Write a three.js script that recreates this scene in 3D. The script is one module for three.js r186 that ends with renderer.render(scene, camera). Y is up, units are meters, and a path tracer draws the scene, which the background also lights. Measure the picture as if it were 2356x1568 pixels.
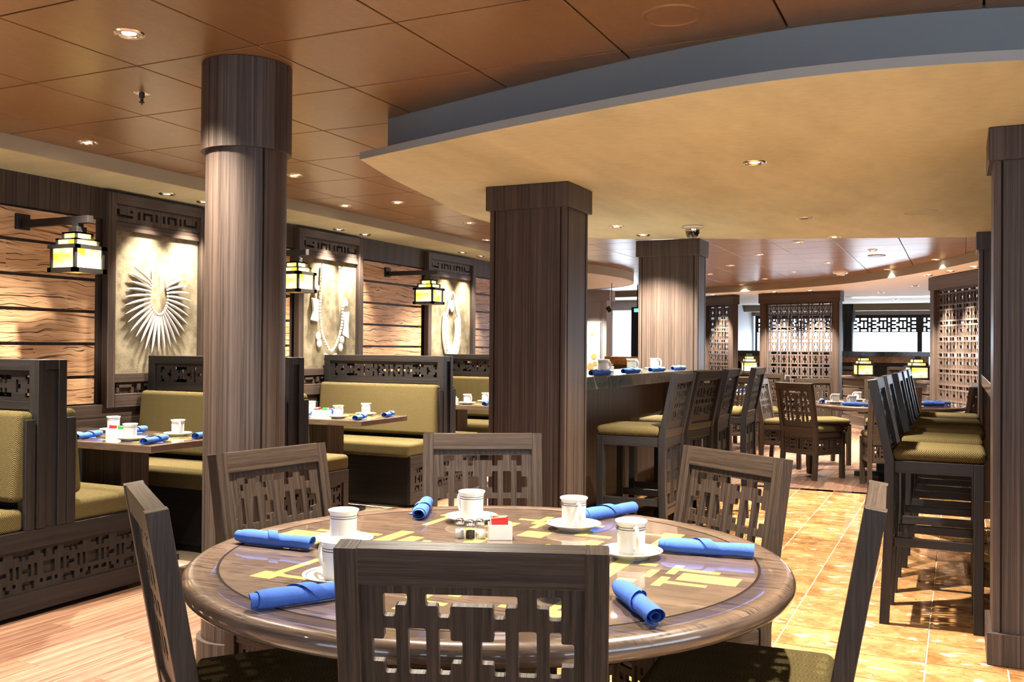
import * as THREE from 'three';
import { mergeGeometries } from 'three/addons/utils/BufferGeometryUtils.js';
import { RoundedBoxGeometry } from 'three/addons/geometries/RoundedBoxGeometry.js';
import { RectAreaLightUniformsLib } from 'three/addons/lights/RectAreaLightUniformsLib.js';
RectAreaLightUniformsLib.init();

// ------------------------------------------------------------------ camera, sky, exposure
const scene = new THREE.Scene();
const rad = (d) => d * Math.PI / 180;
const camera = new THREE.PerspectiveCamera(2 * Math.atan(784 / 2159) * 180 / Math.PI, 2356 / 1568, 0.05, 80);
camera.position.set(0, 1.25, 0);
camera.rotation.set(rad(0.4317), rad(25.45), rad(0.4259), 'YXZ');
camera.updateMatrixWorld();
scene.background = new THREE.Color().setRGB(4.8, 5.4, 6.4);
const renderer = new THREE.WebGLRenderer();
renderer.toneMapping = THREE.LinearToneMapping;
renderer.toneMappingExposure = 0.83;
renderer.shadowMap.enabled = true;
const LAMP = new THREE.Color().setRGB(1, 0.89, 0.74);
const K = 2.6;                                   // overall lamp strength
function windowLight(x, y, z, w, h, turn, power) {
  const l = new THREE.RectAreaLight(new THREE.Color().setRGB(0.75, 0.87, 1), power, w, h);
  l.position.set(x, y, z); l.rotation.y = turn; scene.add(l); return l;
}

// ------------------------------------------------------------------ random numbers and noise
let seed = 7;
const rnd = () => { seed = (seed * 1664525 + 1013904223) >>> 0; return seed / 4294967296; };
const rr = (a, b) => a + (b - a) * rnd();
function makeNoise(s0) {                        // tileable value noise: n(x, y, px, py)
  let s = s0; const r = () => { s = (s * 1664525 + 1013904223) >>> 0; return s / 4294967296; };
  const t = new Float32Array(65536); for (let i = 0; i < 65536; i++) t[i] = r();
  return (x, y, px, py) => {
    const x0 = Math.floor(x), y0 = Math.floor(y), fx = x - x0, fy = y - y0, sx = fx * fx * (3 - 2 * fx), sy = fy * fy * (3 - 2 * fy);
    const m = (a, p) => ((a % p) + p) % p;
    const a = m(x0, px), b = m(x0 + 1, px), c = m(y0, py), d = m(y0 + 1, py);
    const g = (i, j) => t[(i * 251 + j * 8191 + i * j * 17) & 65535];
    return (g(a, c) * (1 - sx) + g(b, c) * sx) * (1 - sy) + (g(a, d) * (1 - sx) + g(b, d) * sx) * sy;
  };
}
const clamp = (v, a = 0, b = 1) => Math.min(b, Math.max(a, v));
const lin2s = (c) => Math.round(255 * clamp(c <= 0.0031308 ? c * 12.92 : 1.055 * Math.pow(c, 1 / 2.4) - 0.055));
function tex(w, h, sizeU, sizeV, fn, withBump = true) {    // fn(u01, v01) -> [r, g, b linear, height 0..1]
  const d = new Uint8Array(w * h * 4), b = withBump ? new Uint8Array(w * h * 4) : null;
  for (let j = 0; j < h; j++) for (let i = 0; i < w; i++) {
    const c = fn(i / w, j / h), k = (j * w + i) * 4;
    d[k] = lin2s(c[0]); d[k + 1] = lin2s(c[1]); d[k + 2] = lin2s(c[2]); d[k + 3] = 255;
    if (b) { b[k] = b[k + 1] = b[k + 2] = Math.round(255 * clamp(c[3])); b[k + 3] = 255; }
  }
  const mk = (a, srgb) => {
    const t = new THREE.DataTexture(a, w, h, THREE.RGBAFormat);
    t.wrapS = t.wrapT = THREE.RepeatWrapping; t.magFilter = THREE.LinearFilter; t.minFilter = THREE.LinearMipmapLinearFilter; t.generateMipmaps = true;
    if (srgb) t.colorSpace = THREE.SRGBColorSpace;
    t.repeat.set(1 / sizeU, 1 / sizeV); t.needsUpdate = true; return t;
  };
  return { map: mk(d, true), bump: b ? mk(b, false) : null };
}
const mix = (a, b, t) => [a[0] + (b[0] - a[0]) * t, a[1] + (b[1] - a[1]) * t, a[2] + (b[2] - a[2]) * t];

// ------------------------------------------------------------------ materials
function woodTex({ dark, light, su = 0.35, sv = 1.4, w = 512, h = 512, s = 1, streak = 1, pores = 0.25, wave = 0.6 }) {
  const n = makeNoise(s * 977 + 13);
  return tex(w, h, su, sv, (u, v) => {
    const wob = wave * (n(u * 3, v * 3, 3, 3) - 0.5);
    const a = n(u * 22 + wob * 3, v * 2, 22, 2), b = n(u * 64 + wob * 4, v * 5, 64, 5), c = n(u * 190, v * 24, 190, 24);
    const f = clamp(0.5 + streak * ((a - 0.5) * 0.7 + (b - 0.5) * 0.55) + (c - 0.5) * pores);
    const k = mix(dark, light, f);
    return [...k, f];
  });
}
function mat(o) { return new THREE.MeshPhysicalMaterial(o); }
function texMat(t, o, bump = 0) { return mat({ map: t.map, ...(bump && t.bump ? { bumpMap: t.bump, bumpScale: bump } : {}), ...o }); }
const chairTex = woodTex({ dark: [0.015, 0.0100, 0.0073], light: [0.074, 0.0505, 0.036], s: 3, su: 0.13, sv: 0.75, streak: 0.75, pores: 0.5 });
const veneerTex = woodTex({ dark: [0.019, 0.013, 0.0105], light: [0.094, 0.066, 0.052], s: 5, su: 0.15, sv: 2.4, streak: 0.9, pores: 0.5, wave: 0.15 });
const blackTex = woodTex({ dark: [0.007, 0.0063, 0.0062], light: [0.023, 0.0202, 0.0195], s: 8, su: 0.3, sv: 1.2, streak: 0.5, pores: 0.5 });
const tn = makeNoise(606);
const tableTex = tex(1024, 1024, 0.7, 1.2, (u, v) => {              // v along the grain: fine open pores, soft cathedral bands
  const wob = (tn(u * 3, v * 2, 3, 2) - 0.5) * 0.10;
  const band = tn((u + wob) * 16, v * 2, 16, 2), fib = tn((u + wob) * 110, v * 9, 110, 9), pore = tn((u + wob * 0.6) * 240, v * 22, 240, 22);
  let k = mix([0.080, 0.052, 0.036], [0.180, 0.122, 0.087], clamp(0.5 + (band - 0.5) * 0.8 + (fib - 0.5) * 0.5));
  k = mix(k, [0.035, 0.022, 0.016], clamp((pore - 0.62) * 5) * clamp(0.35 + (band - 0.3) * 1.6) * 0.9);
  return [...k, 1 - clamp((pore - 0.7) * 4)];
});
const plankTex = woodTex({ dark: [0.085, 0.042, 0.026], light: [0.30, 0.178, 0.120], s: 17, su: 0.3, sv: 1.3, streak: 0.8, pores: 0.5 });
const zn = makeNoise(4242);
const zebraTex = tex(512, 1024, 0.42, 1.1, (u, v) => {              // v runs along the grain
  const wob = (zn(u * 4, v * 6, 4, 6) - 0.5) * 0.11 + (zn(u * 9, v * 17, 9, 17) - 0.5) * 0.035;
  const g = zn((u + wob) * 40, v * 3, 40, 3), fine = zn(u * 150, v * 14, 150, 14);
  let c = mix([0.46, 0.245, 0.125], [0.72, 0.455, 0.265], clamp(0.45 + (g - 0.5) * 0.8 + (fine - 0.5) * 0.5));
  let ink = 0;
  for (let k = 0; k < 3; k++) {
    const f = [8, 13, 21][k], q = (u + wob * (0.75 + 0.22 * k)) * f + 0.41 * k, at = q - Math.floor(q), row = ((Math.floor(q) % f) + f) % f;
    const on = zn(v * [4, 6, 9][k] + row * 7.3, row * 3 + k * 17, 4096, 4096), wd = [0.075, 0.075, 0.06][k] * (0.5 + 0.9 * zn(v * 19 + k, row * 5, 4096, 4096));
    ink = Math.max(ink, clamp((wd - Math.abs(at - 0.5)) * 26) * clamp((on - [0.42, 0.5, 0.58][k]) * 7));
  }
  c = mix(c, [0.025, 0.014, 0.010], 0.93 * ink);
  return [...c, 1 - ink];
});
const hn = makeNoise(91);
const herringTex = tex(256, 256, 0.076, 0.076, (u, v) => {
  const tri = Math.abs(((u * 2) % 2) - 1);
  const ph = (v * 8 + tri * 4) % 1, s = 0.5 + 0.5 * Math.sin(2 * Math.PI * ph), t = hn(u * 64, v * 64, 64, 64);
  return [...mix([0.022, 0.0165, 0.005], [0.165, 0.127, 0.054], clamp(s * 0.85 + (t - 0.4) * 0.4)), s];
});
const mn = makeNoise(555);
const marbleTex = tex(1024, 1024, 1.6, 1.6, (u, v) => {
  const a = mn(u * 7, v * 10, 7, 10), b = mn(u * 22, v * 34, 22, 34), c = mn(u * 70, v * 110, 70, 110), d = mn(u * 180, v * 260, 180, 260);
  const f = a * 0.35 + b * 0.3 + c * 0.22 + d * 0.13;
  let k = mix([0.235, 0.100, 0.031], [0.47, 0.262, 0.112], clamp((f - 0.28) * 2.3));
  const w = clamp((mn(u * 26 + 9, v * 46 + 5, 26, 46) - 0.80) * 9) * clamp((c - 0.25) * 3); k = mix(k, [0.70, 0.56, 0.38], w);
  const r = clamp((mn(u * 90 + 3, v * 120 + 7, 90, 120) - 0.86) * 9); k = mix(k, [0.16, 0.05, 0.02], r * 0.75);
  return [...k, f];
}, false);
const gmTex = tex(512, 512, 0.7, 0.7, (u, v) => {
  const w = mn(u * 4, v * 4, 4, 4), a = Math.abs(mn((u + 0.2 * w) * 9, (v + 0.15 * w) * 9, 9, 9) - 0.5), b = Math.abs(mn(u * 21, v * 21, 21, 21) - 0.5), s = mn(u * 120, v * 120, 120, 120);
  let k = mix([0.016, 0.022, 0.018], [0.055, 0.065, 0.052], s);
  k = mix(k, [0.22, 0.235, 0.185], clamp(1 - a * 26) * 0.75); k = mix(k, [0.12, 0.135, 0.11], clamp(1 - b * 20) * 0.5);
  return [...k, 0.5];
}, false);
const brownMarbleTex = tex(256, 256, 0.8, 0.8, (u, v) => { const f = mn(u * 8, v * 8, 8, 8) * 0.5 + mn(u * 30, v * 30, 30, 30) * 0.5; return [...mix([0.22, 0.08, 0.02], [0.62, 0.32, 0.10], f), f]; }, false);
const stuccoTex = tex(512, 512, 0.9, 0.9, (u, v) => {
  const a = mn(u * 5, v * 5, 5, 5), b = mn(u * 23, v * 23, 23, 23), c = mn(u * 140, v * 140, 140, 140), f = a * 0.45 + b * 0.35 + c * 0.2;
  return [...mix([0.135, 0.110, 0.070], [0.30, 0.255, 0.175], clamp((f - 0.25) * 2)), f];
});
const plasterTex = tex(512, 512, 1.9, 2.3, (u, v) => {
  const f = mn(u * 3, v * 9, 3, 9) * 0.5 + mn(u * 9, v * 40, 9, 40) * 0.3 + mn(u * 90, v * 90, 90, 90) * 0.2;
  return [...mix([0.455, 0.44, 0.30], [0.58, 0.565, 0.40], clamp((f - 0.2) * 1.7)), f];
});
const tileTex = tex(512, 512, 1.5, 1.5, (u, v) => {
  const f = mn(u * 4, v * 4, 4, 4) * 0.4 + mn(u * 16, v * 60, 16, 60) * 0.3 + mn(u * 120, v * 120, 120, 120) * 0.3;
  return [...mix([0.165, 0.088, 0.036], [0.245, 0.138, 0.060], f), f];
});
const glassTex = tex(256, 256, 0.23, 0.23, (u, v) => {             // swirled amber art glass
  const w = mn(u * 3, v * 3, 3, 3), f = mn((u + 0.3 * w) * 4, (v + 0.2 * w) * 8, 4, 8);
  return [...mix([1.0, 0.60, 0.0], [1.0, 0.90, 0.42], clamp((f - 0.22) * 2.6)), f];
}, false);
const napTex = tex(128, 128, 0.012, 0.012, (u, v) => { const s = 0.5 + 0.25 * Math.sin(u * 50.265) + 0.25 * Math.sin(v * 50.265); return [...mix([0.045, 0.115, 0.46], [0.095, 0.20, 0.66], s), s]; });

const M = {
  chair: texMat(chairTex, { roughness: 0.38, specularIntensity: 0.6 }, 0.0003),
  veneer: texMat(veneerTex, { roughness: 0.42, specularIntensity: 0.55 }, 0.0002),
  black: texMat(blackTex, { roughness: 0.36, specularIntensity: 0.6 }, 0.0002),
  table: texMat(tableTex, { roughness: 0.30, clearcoat: 1, clearcoatRoughness: 0.03 }, 0),
  zebra: texMat(zebraTex, { roughness: 0.35, specularIntensity: 0.5 }, 0),
  fabric: texMat(herringTex, { roughness: 0.95, specularIntensity: 0.15, sheen: 0.3, sheenRoughness: 0.5 }, 0.0008),
  marble: texMat(marbleTex, { roughness: 0.08, specularIntensity: 0.8 }),
  greenMarble: texMat(gmTex, { roughness: 0.10 }),
  brownMarble: texMat(brownMarbleTex, { roughness: 0.2 }),
  stucco: texMat(stuccoTex, { roughness: 0.85, specularIntensity: 0.2 }, 0.0012),
  plaster: texMat(plasterTex, { roughness: 0.75, specularIntensity: 0.3 }),
  tile: texMat(tileTex, { roughness: 0.31, metalness: 0.18 }),
  bulkhead: mat({ color: new THREE.Color().setRGB(0.17, 0.19, 0.205), roughness: 0.55 }),  // cool daylight and shade on the upper band are put into this grey
  fascia: mat({ color: new THREE.Color().setRGB(0.30, 0.31, 0.30), roughness: 0.6 }),  // lighter grey holds how the upright rim is lit
  olive: mat({ color: new THREE.Color().setRGB(0.33, 0.29, 0.20), roughness: 0.6 }),
  white: mat({ color: new THREE.Color().setRGB(0.83, 0.82, 0.78), roughness: 0.16, clearcoat: 0.6, clearcoatRoughness: 0.05 }),
  shell: mat({ color: new THREE.Color().setRGB(0.80, 0.76, 0.68), roughness: 0.4 }),
  navy: mat({ color: new THREE.Color().setRGB(0.02, 0.025, 0.06), roughness: 0.3 }),
  napkin: texMat(napTex, { roughness: 0.9, specularIntensity: 0.2 }, 0.0003),
  iron: mat({ color: new THREE.Color().setRGB(0.010, 0.0075, 0.007), roughness: 0.5, metalness: 0.1 }),
  chrome: mat({ color: new THREE.Color().setRGB(0.75, 0.72, 0.68), roughness: 0.16, metalness: 1 }),
  grout: mat({ color: new THREE.Color().setRGB(0.72, 0.58, 0.40), roughness: 0.8 }),
  inlay: mat({ color: new THREE.Color().setRGB(0.66, 0.56, 0.12), roughness: 0.35, clearcoat: 1, clearcoatRoughness: 0.03 }),
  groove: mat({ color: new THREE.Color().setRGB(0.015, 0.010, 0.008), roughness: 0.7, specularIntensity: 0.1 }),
  red: mat({ color: new THREE.Color().setRGB(0.60, 0.02, 0.015), roughness: 0.5 }),
  green: mat({ color: new THREE.Color().setRGB(0.03, 0.42, 0.05), roughness: 0.5 }),
  coral: mat({ color: new THREE.Color().setRGB(0.55, 0.16, 0.12), roughness: 0.5 }),
  paperRed: mat({ color: new THREE.Color().setRGB(0.75, 0.30, 0.10), roughness: 0.6 }),
  lampGlass: mat({ color: new THREE.Color().setRGB(0.8, 0.6, 0.25), roughness: 0.3, emissive: new THREE.Color().setRGB(1, 1, 1), emissiveMap: glassTex.map, emissiveIntensity: 2.2 }),
  bulb: mat({ color: 0xffffff, emissive: LAMP, emissiveIntensity: 42, roughness: 0.5 }),
  pane: mat({ color: 0xffffff, roughness: 0.0, transmission: 1, thickness: 0, ior: 1.5 }),
  clear: mat({ color: 0xffffff, roughness: 0.02, transmission: 1, thickness: 0, ior: 1.45 }),
  smoke: mat({ color: new THREE.Color().setRGB(0.02, 0.018, 0.016), roughness: 0.04, clearcoat: 1 }),
  wallPaint: mat({ color: new THREE.Color().setRGB(0.34, 0.33, 0.34), roughness: 0.6 }),
  cream: mat({ color: new THREE.Color().setRGB(0.72, 0.66, 0.54), roughness: 0.7 }),
  exit: mat({ color: new THREE.Color().setRGB(0.1, 0.5, 0.2), emissive: new THREE.Color().setRGB(0.1, 0.9, 0.45), emissiveIntensity: 3 }),
};
M.plank = [[1, 1, 1], [0.9, 0.86, 0.84], [0.8, 0.72, 0.68], [0.95, 0.88, 0.80]].map((c) => texMat(plankTex, { color: new THREE.Color().setRGB(...c), roughness: 0.36, specularIntensity: 0.6 }, 0.0002));
M.tableRim = M.table;

// ------------------------------------------------------------------ geometry helpers
function uvBox(geo, grain = 'y', off = [0, 0]) {              // uv in metres, v along the grain axis
  const g = geo.index ? geo.toNonIndexed() : geo;
  const p = g.attributes.position, n = g.attributes.normal, uv = new Float32Array(p.count * 2);
  for (let i = 0; i < p.count; i += 3) {
    let nx = 0, ny = 0, nz = 0;
    for (let k = 0; k < 3; k++) { nx += n.getX(i + k); ny += n.getY(i + k); nz += n.getZ(i + k); }
    nx = Math.abs(nx); ny = Math.abs(ny); nz = Math.abs(nz);
    const ax = nx >= ny && nx >= nz ? 'x' : ny >= nz ? 'y' : 'z';
    for (let k = 0; k < 3; k++) {
      const c = { x: p.getX(i + k), y: p.getY(i + k), z: p.getZ(i + k) };
      const rest = ['x', 'y', 'z'].filter((a) => a !== ax);
      const va = rest.includes(grain) ? grain : rest[1], ua = rest.find((a) => a !== va);
      uv[(i + k) * 2] = c[ua] + off[0] + (ax === 'x' ? 0.13 : ax === 'z' ? 0.29 : 0); uv[(i + k) * 2 + 1] = c[va] + off[1];
    }
  }
  g.setAttribute('uv', new THREE.BufferAttribute(uv, 2));
  for (const k of Object.keys(g.attributes)) if (!['position', 'normal', 'uv'].includes(k)) g.deleteAttribute(k);
  return g;
}
// box between two corners; r > 0 rounds the edges
function bx(x0, x1, y0, y1, z0, z1, grain = 'y', r = 0, seg = 1, off) {
  const w = x1 - x0, h = y1 - y0, d = z1 - z0;
  const g = r > 0 ? new RoundedBoxGeometry(w, h, d, seg, Math.min(r, w / 2.01, h / 2.01, d / 2.01)) : new THREE.BoxGeometry(w, h, d);
  g.translate((x0 + x1) / 2, (y0 + y1) / 2, (z0 + z1) / 2);
  return uvBox(g, grain, off || [0, 0]);
}
const used = {};
function numbered(n) { const k = used[n] = (used[n] ?? -1) + 1; return k ? n + '_' + String(k).padStart(3, '0') : n; }
function join(gs) { gs = (Array.isArray(gs) ? gs : [gs]).map((g) => { const q = g.index ? g.toNonIndexed() : g; for (const k of Object.keys(q.attributes)) if (!['position', 'normal', 'uv'].includes(k)) q.deleteAttribute(k); return q; }); return gs.length === 1 ? gs[0] : mergeGeometries(gs); }
function part(name, gs, m, parent) { const o = new THREE.Mesh(join(gs), m); o.name = name; parent.add(o); return o; }
function thing(name, label, category, pos = [0, 0, 0], turn = 0, group) {
  const o = new THREE.Group(); o.name = numbered(name); o.position.set(...pos); o.rotation.y = turn; o.userData = { label, category };
  if (group) o.userData.group = group;
  scene.add(o); return o;
}
function single(name, gs, m, label, category, pos = [0, 0, 0], turn = 0, group) {
  const o = new THREE.Mesh(join(gs), m); o.name = numbered(name); o.position.set(...pos); o.rotation.y = turn; o.userData = { label, category };
  if (group) o.userData.group = group;
  scene.add(o); return o;
}
function struct(name, gs, m) { const o = new THREE.Mesh(join(gs), m); o.name = name; o.userData = { kind: 'structure' }; scene.add(o); return o; }
function copy(o, pos, turn, label, group) {
  const c = o.clone(); c.name = numbered(o.name.replace(/_\d{3}$/, '')); c.userData = { ...o.userData }; c.position.set(...pos); c.rotation.set(0, turn, 0);
  if (label) c.userData.label = label;
  if (group) c.userData.group = group;
  scene.add(c); return c;
}
function lathe(pts, seg = 28) { const g = new THREE.LatheGeometry(pts.map((p) => new THREE.Vector2(p[0], p[1])), seg); return g.toNonIndexed(); }
function tube(pts, r, seg = 24, rs = 8) { return new THREE.TubeGeometry(new THREE.CatmullRomCurve3(pts.map((p) => new THREE.Vector3(...p))), seg, r, rs, false).toNonIndexed(); }
// polygon with rounded corners as a Path or a Shape
function roundPoly(pts, r, T = THREE.Path) {
  const p = new T(), n = pts.length;
  for (let i = 0; i < n; i++) {
    const a = pts[(i + n - 1) % n], b = pts[i], c = pts[(i + 1) % n];
    const la = Math.hypot(a[0] - b[0], a[1] - b[1]), lc = Math.hypot(c[0] - b[0], c[1] - b[1]), q = Math.min(r, la * 0.45, lc * 0.45);
    const s = [b[0] + (a[0] - b[0]) / la * q, b[1] + (a[1] - b[1]) / la * q], e = [b[0] + (c[0] - b[0]) / lc * q, b[1] + (c[1] - b[1]) / lc * q];
    if (i === 0) p.moveTo(...s); else p.lineTo(...s);
    if (r > 0) p.quadraticCurveTo(b[0], b[1], e[0], e[1]);
  }
  p.closePath(); return p;
}
// upright panel in the xy plane, centred on z = 0
function panel(x0, x1, y0, y1, t, holes, r = 0.003, seg = 2, grain = 'y', off) {
  const s = roundPoly([[x0, y0], [x1, y0], [x1, y1], [x0, y1]], 0, THREE.Shape);
  for (const h of holes) s.holes.push(roundPoly(h, r));
  const g = new THREE.ExtrudeGeometry(s, { depth: t, bevelEnabled: false, curveSegments: seg });
  g.translate(0, 0, -t / 2); return uvBox(g, grain, off || [0, 0]);
}
const R4 = (x0, x1, y0, y1) => [[x0, y0], [x1, y0], [x1, y1], [x0, y1]];
// picture of '#' cells -> hole polygons, cell (cw, ch), lower left corner at (ox, oy)
function glyphs(rows, cw, ch, ox, oy) {
  const H = rows.length, W = Math.max(...rows.map((r) => r.length)), on = (i, j) => j >= 0 && j < H && (rows[j][i] === '#');
  const seen = new Set(), out = [];
  for (let j = 0; j < H; j++) for (let i = 0; i < W; i++) if (on(i, j) && !seen.has(i + ',' + j)) {
    const st = [[i, j]], cells = []; seen.add(i + ',' + j);
    while (st.length) { const [a, b] = st.pop(); cells.push([a, b]); for (const [da, db] of [[1, 0], [-1, 0], [0, 1], [0, -1]]) { const k = (a + da) + ',' + (b + db); if (on(a + da, b + db) && !seen.has(k)) { seen.add(k); st.push([a + da, b + db]); } } }
    const inC = new Set(cells.map((c) => c.join(','))), nxt = new Map();
    for (const [a, b] of cells) {               // boundary edges, clockwise in picture space
      if (!inC.has(a + ',' + (b - 1))) nxt.set(a + ',' + b, [a + 1, b]);
      if (!inC.has((a + 1) + ',' + b)) nxt.set((a + 1) + ',' + b, [a + 1, b + 1]);
      if (!inC.has(a + ',' + (b + 1))) nxt.set((a + 1) + ',' + (b + 1), [a, b + 1]);
      if (!inC.has((a - 1) + ',' + b)) nxt.set(a + ',' + (b + 1), [a, b]);
    }
    const start = [...nxt.keys()][0].split(',').map(Number); let c = start; const poly = [];
    do { poly.push(c); c = nxt.get(c.join(',')); } while (c && (c[0] !== start[0] || c[1] !== start[1]) && poly.length < 400);
    const simp = poly.filter((p, k) => { const a = poly[(k + poly.length - 1) % poly.length], b = poly[(k + 1) % poly.length]; return (p[0] - a[0]) * (b[1] - p[1]) !== (p[1] - a[1]) * (b[0] - p[0]); });
    out.push(simp.map(([a, b]) => [ox + a * cw, oy + (H - b) * ch]));
  }
  return out;
}

// ------------------------------------------------------------------ the setting: floor
const CEIL = 2.355, HS = 2.15, HW = 2.285;
const floor = struct('floor', bx(-9.5, 5.2, -0.12, -0.004, -23.6, 4.2), M.grout);
{
  const P = 0.294, X0 = -0.115 - 6 * P, Z0 = -4.42 + 10 * P;         // marble grid
  const base = new THREE.BoxGeometry(P - 0.006, 0.012, P - 0.006), variants = [];
  for (let k = 0; k < 14; k++) variants.push(uvBox(base.clone(), 'z', [rr(0, 3), rr(0, 3)]));
  for (let i = 0; i < 11; i++) for (let j = 0; j < 25; j++) {
    const o = new THREE.Mesh(variants[(i * 5 + j * 3 + (i * j) % 7) % 14], M.marble); o.name = 'tile';
    o.position.set(X0 + (i + 0.5) * P, -0.006, Z0 - (j + 0.5) * P); floor.add(o);
  }
  const pw = 0.15, pl = 1.22, bp = new THREE.BoxGeometry(pw - 0.0012, 0.012, pl - 0.0012), pv = [];
  for (let k = 0; k < 12; k++) pv.push(uvBox(bp.clone(), 'z', [rr(0, 3), rr(0, 3)]));
  const lay = (x0, nx, z0, nz) => { for (let i = 0; i < nx; i++) for (let j = 0; j < nz; j++) {
    const o = new THREE.Mesh(pv[Math.floor(rnd() * 12)], M.plank[Math.floor(rnd() * 4)]); o.name = 'plank';
    o.position.set(x0 + (i + 0.5) * pw, -0.006, z0 - (j + 0.5 + 0.33 * (i % 3)) * pl); floor.add(o);
    if (j === 0 && i % 3) { const c = new THREE.Mesh(pv[Math.floor(rnd() * 12)], M.plank[Math.floor(rnd() * 4)]); c.name = 'plank'; c.scale.z = 0.33 * (i % 3); c.position.set(x0 + (i + 0.5) * pw, -0.006, z0 - 0.165 * (i % 3) * pl); floor.add(c); }
  } };
  lay(X0 - 14 * pw, 14, -0.9, 6); lay(-4.3, 32, -8.72 - 0.0, 4);
}
struct('floor_beyond', [bx(-9.5, 5.2, -0.006, -0.002, -23.5, -13.7, 'z'), bx(-9.5, -4.3, -0.006, -0.002, -13.7, -8.8, 'z'), bx(1.4, 5.2, -0.006, -0.002, -13.7, 4.1, 'z'), bx(-5.2, 1.4, -0.006, -0.002, -0.9, 4.1, 'z')], M.plank[1]);

// ------------------------------------------------------------------ ceiling of square tiles
const ceiling = struct('ceiling', bx(-9.5, 5.2, CEIL + 0.022, CEIL + 0.16, -23.6, 4.2), M.veneer);
{
  const P = 0.602, X0 = -3.543, Z0 = -2.707, g = [0, 1, 2, 3, 4, 5].map(() => uvBox(new RoundedBoxGeometry(P - 0.007, 0.02, P - 0.007, 1, 0.003), 'x', [rr(0, 3), rr(0, 3)]));
  const rest = [];
  for (let a = -9; a < 14; a++) for (let b = -12; b < 34; b++) {
    let x0 = X0 + a * P, x1 = x0 + P; const z1 = Z0 - b * P, z0 = z1 - P;
    if (x1 < -4.55 && z0 > -11) continue;
    if (x1 > 5.1 || z1 > 4.0 || z0 < -23.4) continue;
    if (x0 > -4.8 && x1 < 1.0 && z1 < -1.8 && z0 > -16.9) { const o = new THREE.Mesh(g[((a * 3 + b * 5) % 6 + 6) % 6], M.tile); o.name = 'ceiling_tile'; o.position.set((x0 + x1) / 2, CEIL + 0.01, (z0 + z1) / 2); ceiling.add(o); }
    else { const q = g[((a * 3 + b * 5) % 6 + 6) % 6].clone(); q.translate((x0 + x1) / 2, CEIL + 0.01, (z0 + z1) / 2); rest.push(q); }
  }
  const o = part('ceiling_tiles_beyond', rest, M.tile, ceiling); o.userData.kind = 'stuff';
}

// ------------------------------------------------------------------ soffits
function slab(pts, y0, y1, m, name) {
  const s = new THREE.Shape(pts.map((p) => new THREE.Vector2(p[0], -p[1])));
  const g = new THREE.ExtrudeGeometry(s, { depth: y1 - y0, bevelEnabled: false });
  g.rotateX(-Math.PI / 2); g.translate(0, y0, 0);
  const o = new THREE.Mesh(uvBox(g, 'x'), m); o.name = name; o.userData = { kind: 'structure' }; return o;
}
const curve = (pts, n) => new THREE.CatmullRomCurve3(pts.map((p) => new THREE.Vector3(p[0], 0, p[1])), false, 'centripetal').getPoints(n).map((v) => [v.x, v.z]);
{
  const front = curve([[-2.60, -3.75], [-2.15, -3.60], [-1.70, -3.455], [-1.04, -3.28], [-0.6, -3.205], [-0.2, -3.215], [0.25, -3.31], [1.0, -3.6], [1.9, -4.2], [2.6, -5.2]], 60);
  const rightSide = curve([[2.6, -5.2], [2.9, -6.4], [2.5, -7.6], [1.6, -8.2], [0.8, -8.3]], 24);
  const far = curve([[0.8, -8.3], [0.12, -8.2], [-0.8, -7.95], [-1.8, -7.6], [-2.58, -7.3]], 30);
  const left = curve([[-2.58, -7.3], [-2.95, -6.8], [-3.045, -6.0], [-3.01, -5.5], [-2.88, -4.92], [-2.74, -4.25], [-2.60, -3.75]], 40);
  const out = [...front, ...rightSide.slice(1), ...far.slice(1), ...left.slice(1, -1)];
  const lip = slab(out, HS, HS + 0.034, M.plaster, 'ceiling_soffit'); scene.add(lip);
  const edgeOf = (o, y0, y1, name, m) => {                     // band around the rim; how the edge is lit sits in its grey
    const pos = [], push = (a, b, c) => pos.push(...a, ...b, ...c);
    for (let i = 0; i < o.length; i++) { const a = o[i], b = o[(i + 1) % o.length], A = [a[0], y0, a[1]], B = [b[0], y0, b[1]], C = [b[0], y1, b[1]], D = [a[0], y1, a[1]]; push(A, B, C); push(A, C, D); }
    const g = new THREE.BufferGeometry(); g.setAttribute('position', new THREE.Float32BufferAttribute(pos, 3)); g.setAttribute('uv', new THREE.Float32BufferAttribute(new Float32Array(pos.length / 3 * 2), 2)); g.computeVertexNormals(); return part(name, g, m, lip);
  };
  const cx = -0.4, cz = -5.7, grow = (k) => out.map(([x, z]) => [cx + (x - cx) * k, cz + (z - cz) * k]);
  edgeOf(grow(1.0008), HS + 0.001, HS + 0.034, 'rim', M.fascia);
  const up = slab(grow(0.955), HS + 0.034, CEIL + 0.012, M.bulkhead, 'bulkhead'); delete up.userData.kind; lip.add(up);
}
const wallSoffit = struct('ceiling_soffit_wall', bx(-5.12, -4.53, HW, CEIL + 0.02, -11.0, 4.1, 'z'), M.plaster);
part('fascia', bx(-4.53, -4.515, HW - 0.012, CEIL + 0.01, -11.0, 4.1, 'z', 0.004), M.olive, wallSoffit);
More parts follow.
